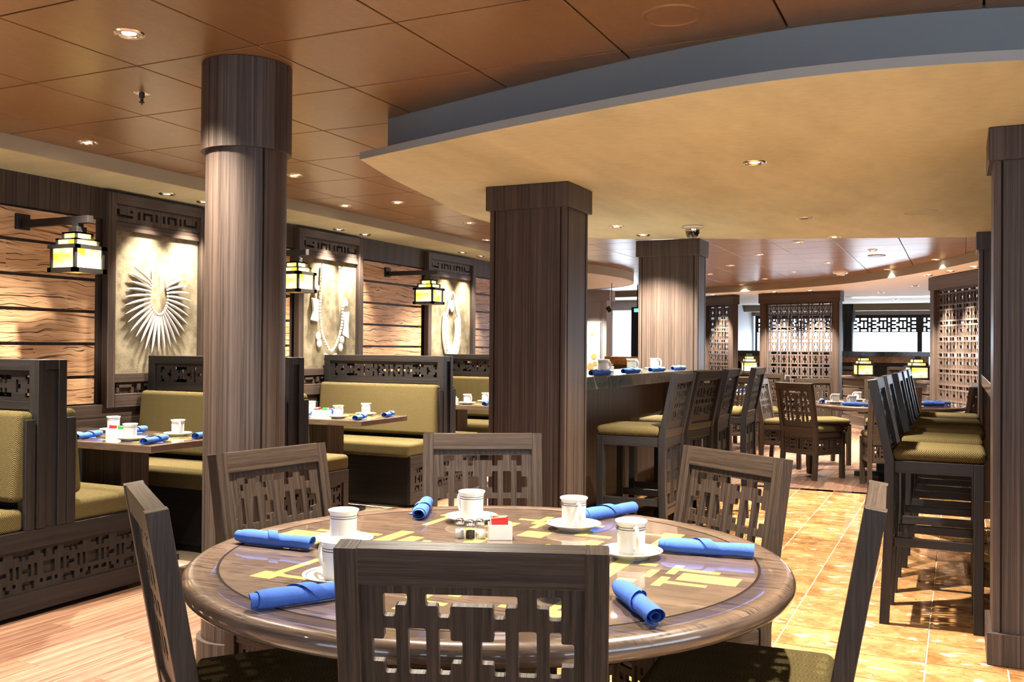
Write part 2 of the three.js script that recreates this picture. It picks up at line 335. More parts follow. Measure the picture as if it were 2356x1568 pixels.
{
  const c = curve([[-9.4, -17.4], [-5.6, -17.2], [-4.05, -16.55], [-2.6, -15.75], [-1.5, -14.75], [-0.54, -13.2], [0.19, -11.5], [0.75, -9.6], [1.2, -9.0], [4.4, -8.9]], 70);
  const body = slab([...c, [5.2, -8.9], [5.2, -21.2], [-9.4, -21.2]], 2.25, CEIL + 0.015, M.cream, 'ceiling_soffit_far'); scene.add(body);
  const pos = []; for (let i = 0; i < c.length - 1; i++) { const a = c[i], b = c[i + 1], A = [a[0], 2.247, a[1] + 0.004], B = [b[0], 2.247, b[1] + 0.004], C = [b[0], CEIL + 0.01, b[1] + 0.004], D = [a[0], CEIL + 0.01, a[1] + 0.004]; pos.push(...A, ...B, ...C, ...A, ...C, ...D); }
  const g = new THREE.BufferGeometry(); g.setAttribute('position', new THREE.Float32BufferAttribute(pos, 3)); g.setAttribute('uv', new THREE.Float32BufferAttribute(new Float32Array(pos.length / 3 * 2), 2)); g.computeVertexNormals();
  part('fascia', g, M.olive, body);
  part('recess', bx(-2.2, 0.4, 2.246, 2.2505, -19.0, -18.4), M.tile, body);
}
{ // soffit that carries on from the booth wall into the buffet
  const c = curve([[-4.53, -10.9], [-4.3, -11.8], [-4.25, -12.8], [-4.6, -13.9], [-5.4, -14.6], [-9.4, -14.8]], 40);
  const body = slab([...c, [-9.4, -11], [-4.9, -11]].reverse(), 2.24, CEIL + 0.015, M.cream, 'ceiling_soffit_buffet'); scene.add(body);
  const pos = []; for (let i = 0; i < c.length - 1; i++) { const a = c[i], b = c[i + 1], A = [a[0] + 0.004, 2.235, a[1]], B = [b[0] + 0.004, 2.235, b[1]], C = [b[0] + 0.004, CEIL + 0.01, b[1]], D = [a[0] + 0.004, CEIL + 0.01, a[1]]; pos.push(...A, ...B, ...C, ...A, ...C, ...D); }
  const g = new THREE.BufferGeometry(); g.setAttribute('position', new THREE.Float32BufferAttribute(pos, 3)); g.setAttribute('uv', new THREE.Float32BufferAttribute(new Float32Array(pos.length / 3 * 2), 2)); g.computeVertexNormals();
  part('fascia', g, M.olive, body);
}

// ------------------------------------------------------------------ walls
const wallLeft = struct('wall_left', [bx(-5.35, -5.14, 0, CEIL + 0.02, -11.0, 4.1, 'y')], M.veneer);
part('frieze', bx(-5.14, -5.10, 2.085, HW, -11.0, 4.1, 'y'), M.veneer, wallLeft);
part('chair_rail', bx(-5.14, -5.075, 0.70, 0.86, -11.0, 4.1, 'z', 0.004), M.veneer, wallLeft);
part('dado', bx(-5.14, -5.11, 0, 0.70, -11.0, 4.1, 'y'), M.black, wallLeft);
{
  const bays = [[-4.40, -2.30], [-6.38, -5.35], [-8.53, -7.37], [-10.95, -9.64]], rows = [[1.892, 2.072], [1.684, 1.872], [1.476, 1.664], [1.266, 1.456], [1.052, 1.246], [0.868, 1.032]];
  bays.forEach(([z0, z1], b) => rows.forEach(([y0, y1], r) => part('board', bx(-5.138, -5.104, y0, y1, z0 + 0.03, z1 - 0.012, 'z', 0.002, 1, [r * 0.31 + b * 0.17, b * 0.7 + r * 0.43]), M.zebra, wallLeft)));
}
struct('wall_back', [bx(-5.35, 5.2, 0, 0.75, 4.1, 4.25), bx(-5.35, 5.2, 2.1, CEIL, 4.1, 4.25), bx(-5.35, -4.6, 0.75, 2.1, 4.1, 4.25), bx(4.6, 5.2, 0.75, 2.1, 4.1, 4.25)], M.veneer);
struct('wall_right', [bx(5.2, 5.4, 0, CEIL, -23.6, -3.0), bx(5.2, 5.4, 0, 0.75, -3.0, 4.2), bx(5.2, 5.4, 2.1, CEIL, -3.0, 4.2), bx(5.2, 5.4, 0.75, 2.1, 3.4, 4.2)], M.veneer);
{ // windows added out of view, behind and right of the camera, for cool daylight
  const a = struct('window_7', [0, 1, 2, 3, 4].map((k) => bx(-4.6 + k * 2.27, -4.5 + k * 2.27, 0.75, 2.1, 4.13, 4.2)), M.black); part('pane', bx(-4.6, 4.6, 0.75, 2.1, 4.16, 4.165), M.pane, a);
  const b = struct('window_8', [0, 1, 2, 3].map((k) => bx(5.25, 5.32, 0.75, 2.1, -3.0 + k * 2.1, -2.9 + k * 2.1)), M.black); part('pane', bx(5.28, 5.285, 0.75, 2.1, -3.0, 3.4), M.pane, b);
}
windowLight(0, 1.42, 4.08, 9.1, 1.3, 0, 0.8); windowLight(5.18, 1.42, 0.2, 6.3, 1.3, Math.PI / 2, 2.6);  // area lights added at the unseen windows as soft daylight fill
struct('wall_buffet_side', bx(-9.6, -9.4, 0, CEIL, -23.6, -11), M.wallPaint);
struct('wall_left_return', bx(-9.5, -5.14, 0, CEIL, -11.12, -11.0), M.veneer);

// framed panels with carved strips on the booth wall
function wallFrame(zA, zB, label) {                  // zA nearer the camera
  const zc = (zA + zB) / 2, w = zA - zB, h = w / 2;
  const t = thing('wall_panel', label, 'wall panel', [-5.10, 0, zc], Math.PI / 2, undefined);     // local x runs along -z, local z out of the wall
  const y0 = 0.835, y1 = 2.262, s = 0.066;
  part('stile', bx(-h, -h + s, y0, y1, 0, 0.055, 'y', 0.004), M.veneer, t); part('stile', bx(h - s, h, y0, y1, 0, 0.055, 'y', 0.004), M.veneer, t);
  part('rail', bx(-h + s, h - s, y1 - 0.07, y1, 0, 0.055, 'x', 0.004), M.veneer, t); part('rail', bx(-h + s, h - s, y0, y0 + 0.09, 0, 0.055, 'x', 0.004), M.veneer, t);
  part('rail', bx(-h + s, h - s, 2.018, 2.075, 0, 0.034, 'x', 0.003), M.veneer, t); part('rail', bx(-h + s, h - s, 1.0, 1.062, 0, 0.04, 'x', 0.003), M.veneer, t);
  part('stucco_board', bx(-h + s, h - s, 1.06, 2.02, -0.02, 0.012, 'y'), M.stucco, t);
  const G = ['#....#..#.####.#..#.####.#.#....#', '#.......#.#..#.#..#.#..#.#.#....#', '######..#.#..#.#..#.#..#.#.######'];
  const cw = (w - 2 * s - 0.05) / 33;
  const st = part('fret_strip', panel(-h + s, h - s, 2.078, 2.19, 0.02, glyphs(G, cw, 0.018, -h + s + 0.025, 2.108), 0.001, 1, 'y'), M.veneer, t); st.position.z = 0.02;
  part('fret_back', bx(-h + s, h - s, 2.078, 2.19, -0.03, -0.012), M.veneer, t);
  const bk = part('fret_back', bx(-h + s, h - s, 0.925, 1.0, -0.02, 0.004), M.veneer, t);
  for (const [a, b, lo, hi] of [[0.05, 0.23, 0.965, 0.985], [0.05, 0.075, 0.935, 0.985], [0.205, 0.23, 0.925, 0.985], [0.27, 0.31, 0.945, 0.99], [0.35, 0.42, 0.97, 0.99], [0.395, 0.42, 0.925, 0.99], [0.46, 0.5, 0.945, 0.99], [0.56, 0.74, 0.965, 0.985], [0.56, 0.585, 0.935, 0.985], [0.80, 0.84, 0.945, 0.99], [0.88, 0.95, 0.965, 0.985]])
    part('key_block', bx(-h + s + a * (w - 2 * s), -h + s + b * (w - 2 * s), lo, hi, 0.004, 0.03, 'x', 0.002), M.veneer, t);
  return t;
}
const F1 = [-4.42, -5.33], F2 = [-6.40, -7.35], F3 = [-8.55, -9.62];
wallFrame(...F1, 'tall veneer wall panel framing the spiky tusk necklace'); wallFrame(...F2, 'tall veneer wall panel framing the necklace with pendant plaques'); wallFrame(...F3, 'tall veneer wall panel framing the beaded collar');

// necklaces; local x along -z (right in the picture), local y up, local z out of the wall
function tusk(len, r, bend) {
  const pts = [], n = 9; for (let i = 0; i <= n; i++) { const t = i / n; pts.push([r * Math.max(0.06, Math.sin(Math.PI * Math.min(1, 0.18 + 0.82 * t)) ** 0.7), len * t]); }
  const g = new THREE.LatheGeometry(pts.map((p) => new THREE.Vector2(...p)), 8), p = g.attributes.position;
  for (let i = 0; i < p.count; i++) { const y = p.getY(i); p.setX(i, p.getX(i) + bend * (y / len) ** 2); }
  g.computeVertexNormals(); return g.toNonIndexed();
}
{
  const t = thing('tusk_necklace', 'fan of pointed white tusks strung as a necklace on the panel', 'necklace', [-5.075, 1.585, -4.875], Math.PI / 2);
  const N = 27; 
  for (let i = 0; i < N; i++) {
    const a = -Math.PI / 2 + (i - (N - 1) / 2) * (2 * 2.2 / (N - 1)), bot = Math.cos((a + Math.PI / 2) * 0.5) ** 2;
    const rx = 0.088 * Math.cos(a), ry = 0.02 + 0.15 * Math.sin(a);
    const o = part('tusk', tusk(0.19 + 0.095 * Math.max(0, bot - 0.35) + rr(-0.012, 0.012), 0.0098, Math.cos(a) * 0.016), M.shell, t);
    o.position.set(rx, ry, 0.012); o.rotation.z = Math.atan2(Math.sin(a) * 0.9 + (Math.abs(Math.cos(a)) > 0.8 ? 0.02 : 0), Math.cos(a)) - Math.PI / 2;
    const b = part('bead', new THREE.SphereGeometry(0.0095, 8, 6).toNonIndexed(), M.shell, t); b.position.set(rx * 0.93, ry * 0.93, 0.012);
  }
  part('cord', tube([[-0.058, 0.12, 0.012], [-0.062, 0.17, 0.012], [-0.055, 0.225, 0.012]], 0.006), M.shell, t);
  part('cord', tube([[0.058, 0.12, 0.012], [0.052, 0.165, 0.012], [0.055, 0.215, 0.012]], 0.006), M.shell, t);
}
const plate = (pts, t, r = 0.01) => { const s = roundPoly(pts, r, THREE.Shape); const g = new THREE.ExtrudeGeometry(s, { depth: t, bevelEnabled: true, bevelSize: 0.003, bevelThickness: 0.003, bevelSegments: 2, curveSegments: 4 }); return uvBox(g); };
{
  const t = thing('pendant_necklace', 'long bead necklace hung with white bone plaques and shells', 'necklace', [-5.075, 1.50, -6.875], Math.PI / 2);
  const path = new THREE.CatmullRomCurve3([[-0.13, 0.47], [-0.15, 0.25], [-0.165, 0.05], [-0.13, -0.13], [-0.05, -0.25], [0, -0.29], [0.06, -0.25], [0.13, -0.14], [0.17, 0.0], [0.16, 0.2], [0.12, 0.47]].map((p) => new THREE.Vector3(p[0], p[1], 0.012)));
  for (let i = 0; i <= 56; i++) { const o = part('bead', new THREE.CylinderGeometry(0.011, 0.011, 0.02, 8).toNonIndexed(), M.shell, t); const p = path.getPointAt(i / 56), d = path.getTangentAt(i / 56); o.position.copy(p); o.rotation.z = Math.atan2(d.y, d.x) - Math.PI / 2; }
  part('plaque', plate([[-0.085, -0.31], [-0.03, -0.325], [0.03, -0.325], [0.085, -0.31], [0.07, -0.36], [0.085, -0.415], [0.03, -0.405], [-0.03, -0.405], [-0.085, -0.415], [-0.07, -0.36]], 0.014), M.shell, t);
  part('plaque', plate([[-0.27, 0.17], [-0.19, 0.16], [-0.19, -0.03], [-0.28, -0.02], [-0.25, 0.06]], 0.014), M.shell, t);
  part('plaque', plate([[0.19, 0.06], [0.27, 0.07], [0.255, -0.04], [0.265, -0.17], [0.18, -0.14], [0.2, -0.05]], 0.014), M.shell, t);
  for (const [x, y] of [[-0.185, -0.16], [-0.17, -0.22], [0.165, -0.19], [0.145, -0.255], [0.215, 0.14], [-0.215, 0.26]]) { const o = part('shell', new THREE.SphereGeometry(0.032, 12, 8).toNonIndexed(), M.shell, t); o.position.set(x, y, 0.012); o.scale.set(1, 1.25, 0.45); }
}
{
  const t = thing('beaded_collar', 'horseshoe collar of white beads with a coral speckled fringe', 'necklace', [-5.075, 1.44, -9.09], Math.PI / 2);
  const ring = (ri, ro, yi, yo) => { const s = new THREE.Shape(), n = 30; for (let i = 0; i <= n; i++) { const a = Math.PI * (1.12 + (i / n) * 0.76 + 0) - 0.0; const b = -Math.PI * 1.19 + (i / n) * Math.PI * 1.38; s[i ? 'lineTo' : 'moveTo'](ro * Math.cos(b), yo * Math.sin(b)); } for (let i = n; i >= 0; i--) { const b = -Math.PI * 1.19 + (i / n) * Math.PI * 1.38; s.lineTo(ri * Math.cos(b), yi * Math.sin(b)); } return uvBox(new THREE.ExtrudeGeometry(s, { depth: 0.014, bevelEnabled: true, bevelSize: 0.002, bevelThickness: 0.002, bevelSegments: 1 })); };
  part('collar', ring(0.085, 0.2, 0.18, 0.36), M.shell, t);
  const spk = []; for (let i = 0; i < 260; i++) { const b = -Math.PI * 1.08 + rnd() * Math.PI * 1.16, k = rr(0.66, 0.985) ; const q = rnd(); const ro = 0.085 + (0.2 - 0.085) * (0.35 + 0.63 * Math.sqrt(q)), yo = 0.18 + 0.18 * (0.35 + 0.63 * Math.sqrt(q)); const g = new THREE.BoxGeometry(0.004, 0.012, 0.004); g.rotateZ(b); g.translate(ro * Math.cos(b), yo * Math.sin(b), 0.017); spk.push(g.toNonIndexed()); }
  const o = part('coral_beads', spk, M.coral, t); o.userData.kind = 'stuff';
  part('cord', tube([[-0.12, 0.17, 0.01], [-0.08, 0.27, 0.012], [-0.045, 0.37, 0.012], [0, 0.42, 0.012], [0.045, 0.37, 0.012], [0.08, 0.27, 0.012], [0.12, 0.17, 0.01]], 0.014), M.shell, t);
  part('clasp', plate([[-0.03, 0.33], [0.03, 0.33], [0.045, 0.25], [0, 0.2], [-0.045, 0.25]], 0.01), M.shell, t);
}

// ------------------------------------------------------------------ columns
{
  const cx = -2.53, cz = -2.89, r = 0.162;
  const t = thing('round_column', 'round veneer clad column with a wider collar at the ceiling', 'column', [-2.555, 0, -2.905]);
  const cyl = (r0, y0, y1, n = 48) => { const g = new THREE.CylinderGeometry(r0, r0, y1 - y0, n, 1, false); g.translate(0, (y0 + y1) / 2, 0); const q = g.toNonIndexed(), uv = q.attributes.uv; for (let i = 0; i < uv.count; i++) uv.setXY(i, uv.getX(i) * 2 * Math.PI * r0, uv.getY(i) * (y1 - y0)); return q; };
  part('shaft', cyl(0.156, 0, 2.1), M.veneer, t);
  part('collar', cyl(0.174, 2.01, CEIL - 0.002), M.veneer, t);
  part('base', cyl(0.174, 0, 0.12), M.veneer, t);
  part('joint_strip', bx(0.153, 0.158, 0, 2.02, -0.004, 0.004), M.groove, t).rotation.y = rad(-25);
}
function squareColumn(name, x0, x1, z0, z1, label, capH = 0.135) {   // cap size; shaft is 2 cm slimmer
  const cx = (x0 + x1) / 2, cz = (z0 + z1) / 2, a = (x1 - x0) / 2, b = (z1 - z0) / 2, k = 0.02;
  const t = thing(name, label, 'column', [cx, 0, cz]);
  part('shaft', bx(-a + k, a - k, 0, HS, -b + k, b - k, 'y'), M.veneer, t);
  part('cap', bx(-a, a, HS - capH, HS - 0.001, -b, b, 'y', 0.004), M.veneer, t);
  part('base', bx(-a, a, 0, 0.13, -b, b, 'y', 0.004), M.veneer, t);
  for (const s of [-1, 1]) { part('edge_strip', bx(a - k - 0.012, a - k + 0.0012, 0.13, HS - capH, s * (b - k - 0.03) - 0.004, s * (b - k - 0.03) + 0.004), M.groove, t); part('edge_strip', bx(s * (a - k - 0.03) - 0.004, s * (a - k - 0.03) + 0.004, 0.13, HS - capH, b - k - 0.012, b - k + 0.0012), M.groove, t); }  // dark strips laid slightly proud of the shaft along its edges
  return t;
}
squareColumn('square_column', -2.393, -1.895, -5.04, -4.67, 'square veneer column at the near end of the bar counter');
squareColumn('square_column', -2.43, -1.892, -7.80, -7.49, 'square veneer column at the far end of the bar counter');
squareColumn('square_column', 0.106, 0.62, -4.58, -4.21, 'square veneer column beside the row of five bar stools');
squareColumn('square_column', 0.118, 0.62, -8.25, -7.87, 'square veneer column beyond the row of five bar stools');

// ------------------------------------------------------------------ booth benches
function boothBench(z, label) {
  const t = thing('booth_bench', label, 'bench', [-3.83, 0, z], 0, undefined);   // local x: 0 is the aisle end, -1.25 the wall
  const W = -1.205;
  // base with carved end panel
  const base = part('base', bx(W, -0.03, 0.06, 0.385, -0.52, 0.52, 'x'), M.black, t);
  part('toe_kick', bx(W, -0.05, 0, 0.06, -0.5, 0.5, 'x'), M.black, base);
  const rl = (y0, y1, z0, z1, g = 'z') => bx(-0.03, 0, y0, y1, z0, z1, g, 0.003);
  part('end_rail', rl(0.315, 0.40, -0.585, 0.585), M.black, base); part('end_rail', rl(0.025, 0.118, -0.585, 0.585), M.black, base);
  part('end_stile', rl(0.118, 0.315, -0.585, -0.525, 'y'), M.black, base); part('end_stile', rl(0.118, 0.315, 0.525, 0.585, 'y'), M.black, base);
  const G = [
    '#######...###.###...#######..##..##..#######...###.###...#######',
    '..#.#.......#.#.......#.#.....#..#.....#.#.......#.#.......#.#..',
    '................................................................',
    '#...#.#.####.#.#...#.#...#.#..####..#.#...#.#.####.#.#...#.#...#',
    '#.###.#.####.#.###.#.#.###.#..####..#.###.#.#.####.#.###.#.#.###',
    '#...#.#.####.#.#...#.#...#.#..####..#.#...#.#.####.#.#...#.#...#',
    '................................................................',
    '####..#..#.##.##.#..#..####..#.##.#..####..#..#.##.##.#..#..####',
    '#..#....##.......##....#..#..........#..#....##.......##....#..#'];
  const lp = panel(-0.525, 0.525, 0.118, 0.315, 0.012, glyphs(G, 1.0 / 64, 0.0193, -0.5, 0.128), 0.0008, 1, 'y'); lp.rotateY(Math.PI / 2); lp.translate(-0.016, 0, 0);
  part('end_lattice', lp, M.black, base);
  part('end_backing', bx(-0.031, -0.0235, 0.118, 0.315, -0.525, 0.525), M.black, base);
  for (const s of [-1, 1]) {
    const zz = (a, b) => s > 0 ? [a, b] : [-b, -a];
    part('front_panel', bx(W, -0.03, 0.05, 0.385, ...zz(0.52, 0.545), 'x'), M.black, t);
    part('seat_cushion', bx(W + 0.01, -0.012, 0.392, 0.50, ...zz(0.13, 0.61), 'x', 0.028, 4), M.fabric, t);
    const bc = bx(W + 0.01, -0.02, 0, 0.415, -0.045, 0.045, 'y', 0.03, 4); bc.rotateX(s * -0.09); bc.translate(0, 0.53, s * 0.152); part('back_cushion', bc, M.fabric, t);
    part('side_board', bx(-0.055, 0, 0.40, 0.905, ...zz(0.085, 0.135), 'y', 0.004), M.black, t);
  }
  // partition
  const T = 0.078;
  const lower = part('partition', bx(W, -0.06, 0.385, 0.985, -T + 0.012, T - 0.012, 'x'), M.black, t);
  part('top_rail', bx(W, -0.055, 1.128, 1.18, -T, T, 'x', 0.003), M.black, lower);
  part('mid_rail', bx(W + 0.06, -0.06, 0.945, 0.985, -T + 0.004, T - 0.004, 'x', 0.003), M.black, lower);
  part('wall_stile', bx(W, W + 0.06, 0.385, 1.128, -T, T, 'y', 0.003), M.black, lower);
  for (const s of [-1, 1]) part('end_post', bx(-0.06, 0.004, 0.40, 1.18, s > 0 ? 0.032 : -T, s > 0 ? T : -0.032, 'y', 0.004), M.black, t);
  part('post_infill', [bx(-0.05, -0.012, 0.40, 1.135, -0.034, 0.034, 'y'), bx(-0.055, 0.0, 1.135, 1.178, -0.032, 0.032, 'y')], M.black, t);
  const H = [
    '##......#######....#....##..#..##..#..##....#.....#######......##',
    '#....#....#.#....#.#.....#..##..#..#..#..##.#..#....#.#....#....#',
    '....##.........##..#.##....##..###..##..##..##..##.........##....',
    '#....#....#.#....#.#.....#..##..#..#..#..##.#..#....#.#....#....#',
    '##......#######....#....##..#..##..#..##....#.....#######......##'];
  for (const s of [-1, 1]) { const g = panel(W + 0.06, -0.06, 0.985, 1.128, 0.012, glyphs(H, 1.03 / 65, 0.0208, W + 0.10, 1.002), 0.0012, 1, 'x'); g.translate(0, 0, s * (T - 0.022)); part('lattice', g, M.black, lower); }
  return t;
}
boothBench(-3.045, 'black wood double booth bench nearest the tusk necklace lantern, green herringbone cushions');
boothBench(-4.835, 'black wood double booth bench against the tusk necklace panel');
boothBench(-6.82, 'black wood double booth bench against the pendant necklace panel');
boothBench(-8.93, 'black wood double booth bench against the beaded collar panel');

// ------------------------------------------------------------------ tables
const TH = 0.725;
function boothTable(z, label) {
  const t = thing('booth_table', label, 'table', [-4.42, 0, z]);
  const top = part('tabletop', bx(-0.62, 0.60, TH - 0.042, TH, -0.31, 0.31, 'x', 0.006, 2), M.table, t);
  part('pedestal', bx(-0.16, 0.16, 0.03, TH - 0.042, -0.1, 0.1, 'y', 0.004), M.veneer, t);
  part('foot', bx(-0.3, 0.3, 0, 0.03, -0.2, 0.2, 'x', 0.004), M.black, t);
  for (const [x0, x1, z0, z1] of [[0.36, 0.52, -0.04, 0.04], [0.30, 0.34, -0.2, 0.2], [0.36, 0.40, -0.22, -0.08], [0.36, 0.40, 0.08, 0.22], [0.44, 0.54, -0.2, -0.17], [0.44, 0.54, 0.17, 0.2], [0.44, 0.47, -0.14, -0.08], [0.44, 0.47, 0.08, 0.14], [0.10, 0.26, -0.21, -0.18], [0.10, 0.26, 0.18, 0.21], [-0.45, -0.2, -0.05, 0.05]]) part('inlay', bx(x0, x1, TH - 0.002, TH + 0.0003, z0, z1), M.inlay, top);
  return t;
}
boothTable(-3.94, 'laminate booth table in front of the zebra boards'); boothTable(-5.86, 'laminate booth table next to the pendant necklace booth bench'); boothTable(-7.87, 'laminate booth table deep between the far booth benches');

function roundTable(x, z, R, label, fine) {
  const t = thing('round_table', label, 'table', [x, 0, z]);
  const disc = new THREE.CylinderGeometry(R * 0.885, R * 0.885, 0.03, fine ? 96 : 40); disc.translate(0, TH - 0.015, 0); const top = part('tabletop', uvBox(disc, 'x'), M.table, t);
  const e = [], r0 = R * 0.89, rc = 0.024; e.push([r0, TH - 0.045], [r0, TH]); e.push([R - rc, TH]);
  for (let i = 1; i <= 8; i++) { const a = Math.PI / 2 - (i / 8) * Math.PI; e.push([R - rc + rc * Math.cos(a), TH - rc + rc * Math.sin(a)]); }
  e.push([r0, TH - 0.048]);
  const rim = new THREE.LatheGeometry(e.reverse().map((p) => new THREE.Vector2(...p)), fine ? 128 : 48); part('rim', uvBox(rim, 'x', [0.21, 0.4]), M.table, t);
  const gr = new THREE.RingGeometry(R * 0.884, R * 0.8925, fine ? 96 : 40); gr.rotateX(-Math.PI / 2); gr.translate(0, TH + 0.0002, 0); part('groove', gr.toNonIndexed(), M.groove, top);
  const ped = bx(-0.09, 0.09, 0.05, TH - 0.04, -0.09, 0.09, 'y', 0.004); part('pedestal', ped, M.black, t);
  part('foot', [bx(-0.3, 0.3, 0, 0.05, -0.05, 0.05, 'x', 0.006), bx(-0.05, 0.05, 0, 0.05, -0.3, 0.3, 'z', 0.006)], M.black, t);
  part('apron', bx(-0.25, 0.25, TH - 0.09, TH - 0.045, -0.25, 0.25, 'x', 0.004), M.black, t);
  if (fine) {
    const I = [], add = (x0, x1, z0, z1) => { I.push([x0, x1, z0, z1]); };
    for (const s of [-1, 1]) {
      const m = (a, b, c, d) => s > 0 ? add(a, b, c, d) : add(-b, -a, c, d);
      m(0.475, 0.605, -0.018, 0.05); m(0.46, 0.55, -0.056, -0.036); m(0.46, 0.55, 0.07, 0.09); m(0.44, 0.46, -0.085, 0.005); m(0.44, 0.46, 0.035, 0.12); m(0.40, 0.42, -0.02, 0.055); m(0.36, 0.40, -0.075, -0.05); m(0.36, 0.40, 0.085, 0.11); m(0.30, 0.34, -0.14, 0.17); m(0.24, 0.28, -0.09, 0.12);
      for (const q of [-1, 1]) {
        const n = (a, b, c, d) => q > 0 ? m(a, b, c, d) : m(a, b, -d, -c);
        n(0.308, 0.364, 0.39, 0.444); n(0.318, 0.338, 0.24, 0.39); n(0.225, 0.308, 0.398, 0.416); n(0.05, 0.072, 0.40, 0.52); n(0.072, 0.13, 0.44, 0.46); n(0.03, 0.05, 0.34, 0.44); n(0.10, 0.20, 0.30, 0.325); n(0.10, 0.125, 0.325, 0.39); n(0.0, 0.035, 0.225, 0.30); n(0.16, 0.20, 0.20, 0.26); n(0.08, 0.12, 0.06, 0.16); n(0.20, 0.22, 0.0, 0.06);
      }
    }
    for (const [a, b, c, d] of I) part('inlay', bx(a * 1.05, b * 1.05, TH - 0.002, TH + 0.0003, c * 1.05, d * 1.05), M.inlay, top);
  }
  return t;
}
const TC = [-1.08, -2.15];
roundTable(...TC, 0.75, 'large round laminate dining table with pale yellow inlays set for six', true);

// ------------------------------------------------------------------ chairs and stools (facing local +z)
const stem = (x0, x1, y0, y1, bx0, bx1, by0, by1) => bx0 < x0          // upright bar with a bump on one side (y down)
  ? [[x0, y0], [x1, y0], [x1, y1], [x0, y1], [x0, by1], [bx0, by1], [bx0, by0], [x0, by0]]
  : [[x0, y0], [x1, y0], [x1, by0], [bx1, by0], [bx1, by1], [x1, by1], [x1, y1], [x0, y1]];
const rowCaps = (y) => [[[-7.3, y], [-5.3, y], [-5.3, y + 1], [-6.3, y + 1], [-6.3, y + 2], [-7.3, y + 2]],
  [[-3.75, y], [3.8, y], [3.8, y + 1], [2.77, y + 1], [2.77, y + 2], [1.77, y + 2], [1.77, y + 1], [-1.8, y + 1], [-1.8, y + 2], [-2.75, y + 2], [-2.75, y + 1], [-3.75, y + 1]],
  [[5.3, y], [7.3, y], [7.3, y + 2], [6.3, y + 2], [6.3, y + 1], [5.3, y + 1]]];
const rowBars = (y) => [stem(-7.3, -6.35, y, y + 4, -8.35, -6.35, y + 1, y + 3), R4(-5.3, -3.8, y, y + 4), stem(-2.75, -1.8, y, y + 4, -2.75, -0.77, y + 1, y + 3), stem(1.77, 2.77, y, y + 4, 0.8, 2.77, y + 1, y + 3), R4(3.8, 5.3, y, y + 4), stem(6.3, 7.3, y, y + 4, 6.3, 8.3, y + 1, y + 3)];
const rowBlocks = (y) => [R4(-8.35, -6.35, y, y + 2), R4(-5.3, -3.8, y, y + 2), R4(-2.75, -0.77, y, y + 2), R4(0.8, 2.77, y, y + 2), R4(3.8, 5.3, y, y + 2), R4(6.3, 8.3, y, y + 2)];
const flipRow = (row, y, h) => row.map((p) => p.map(([a, b]) => [a, 2 * y + h - b]));
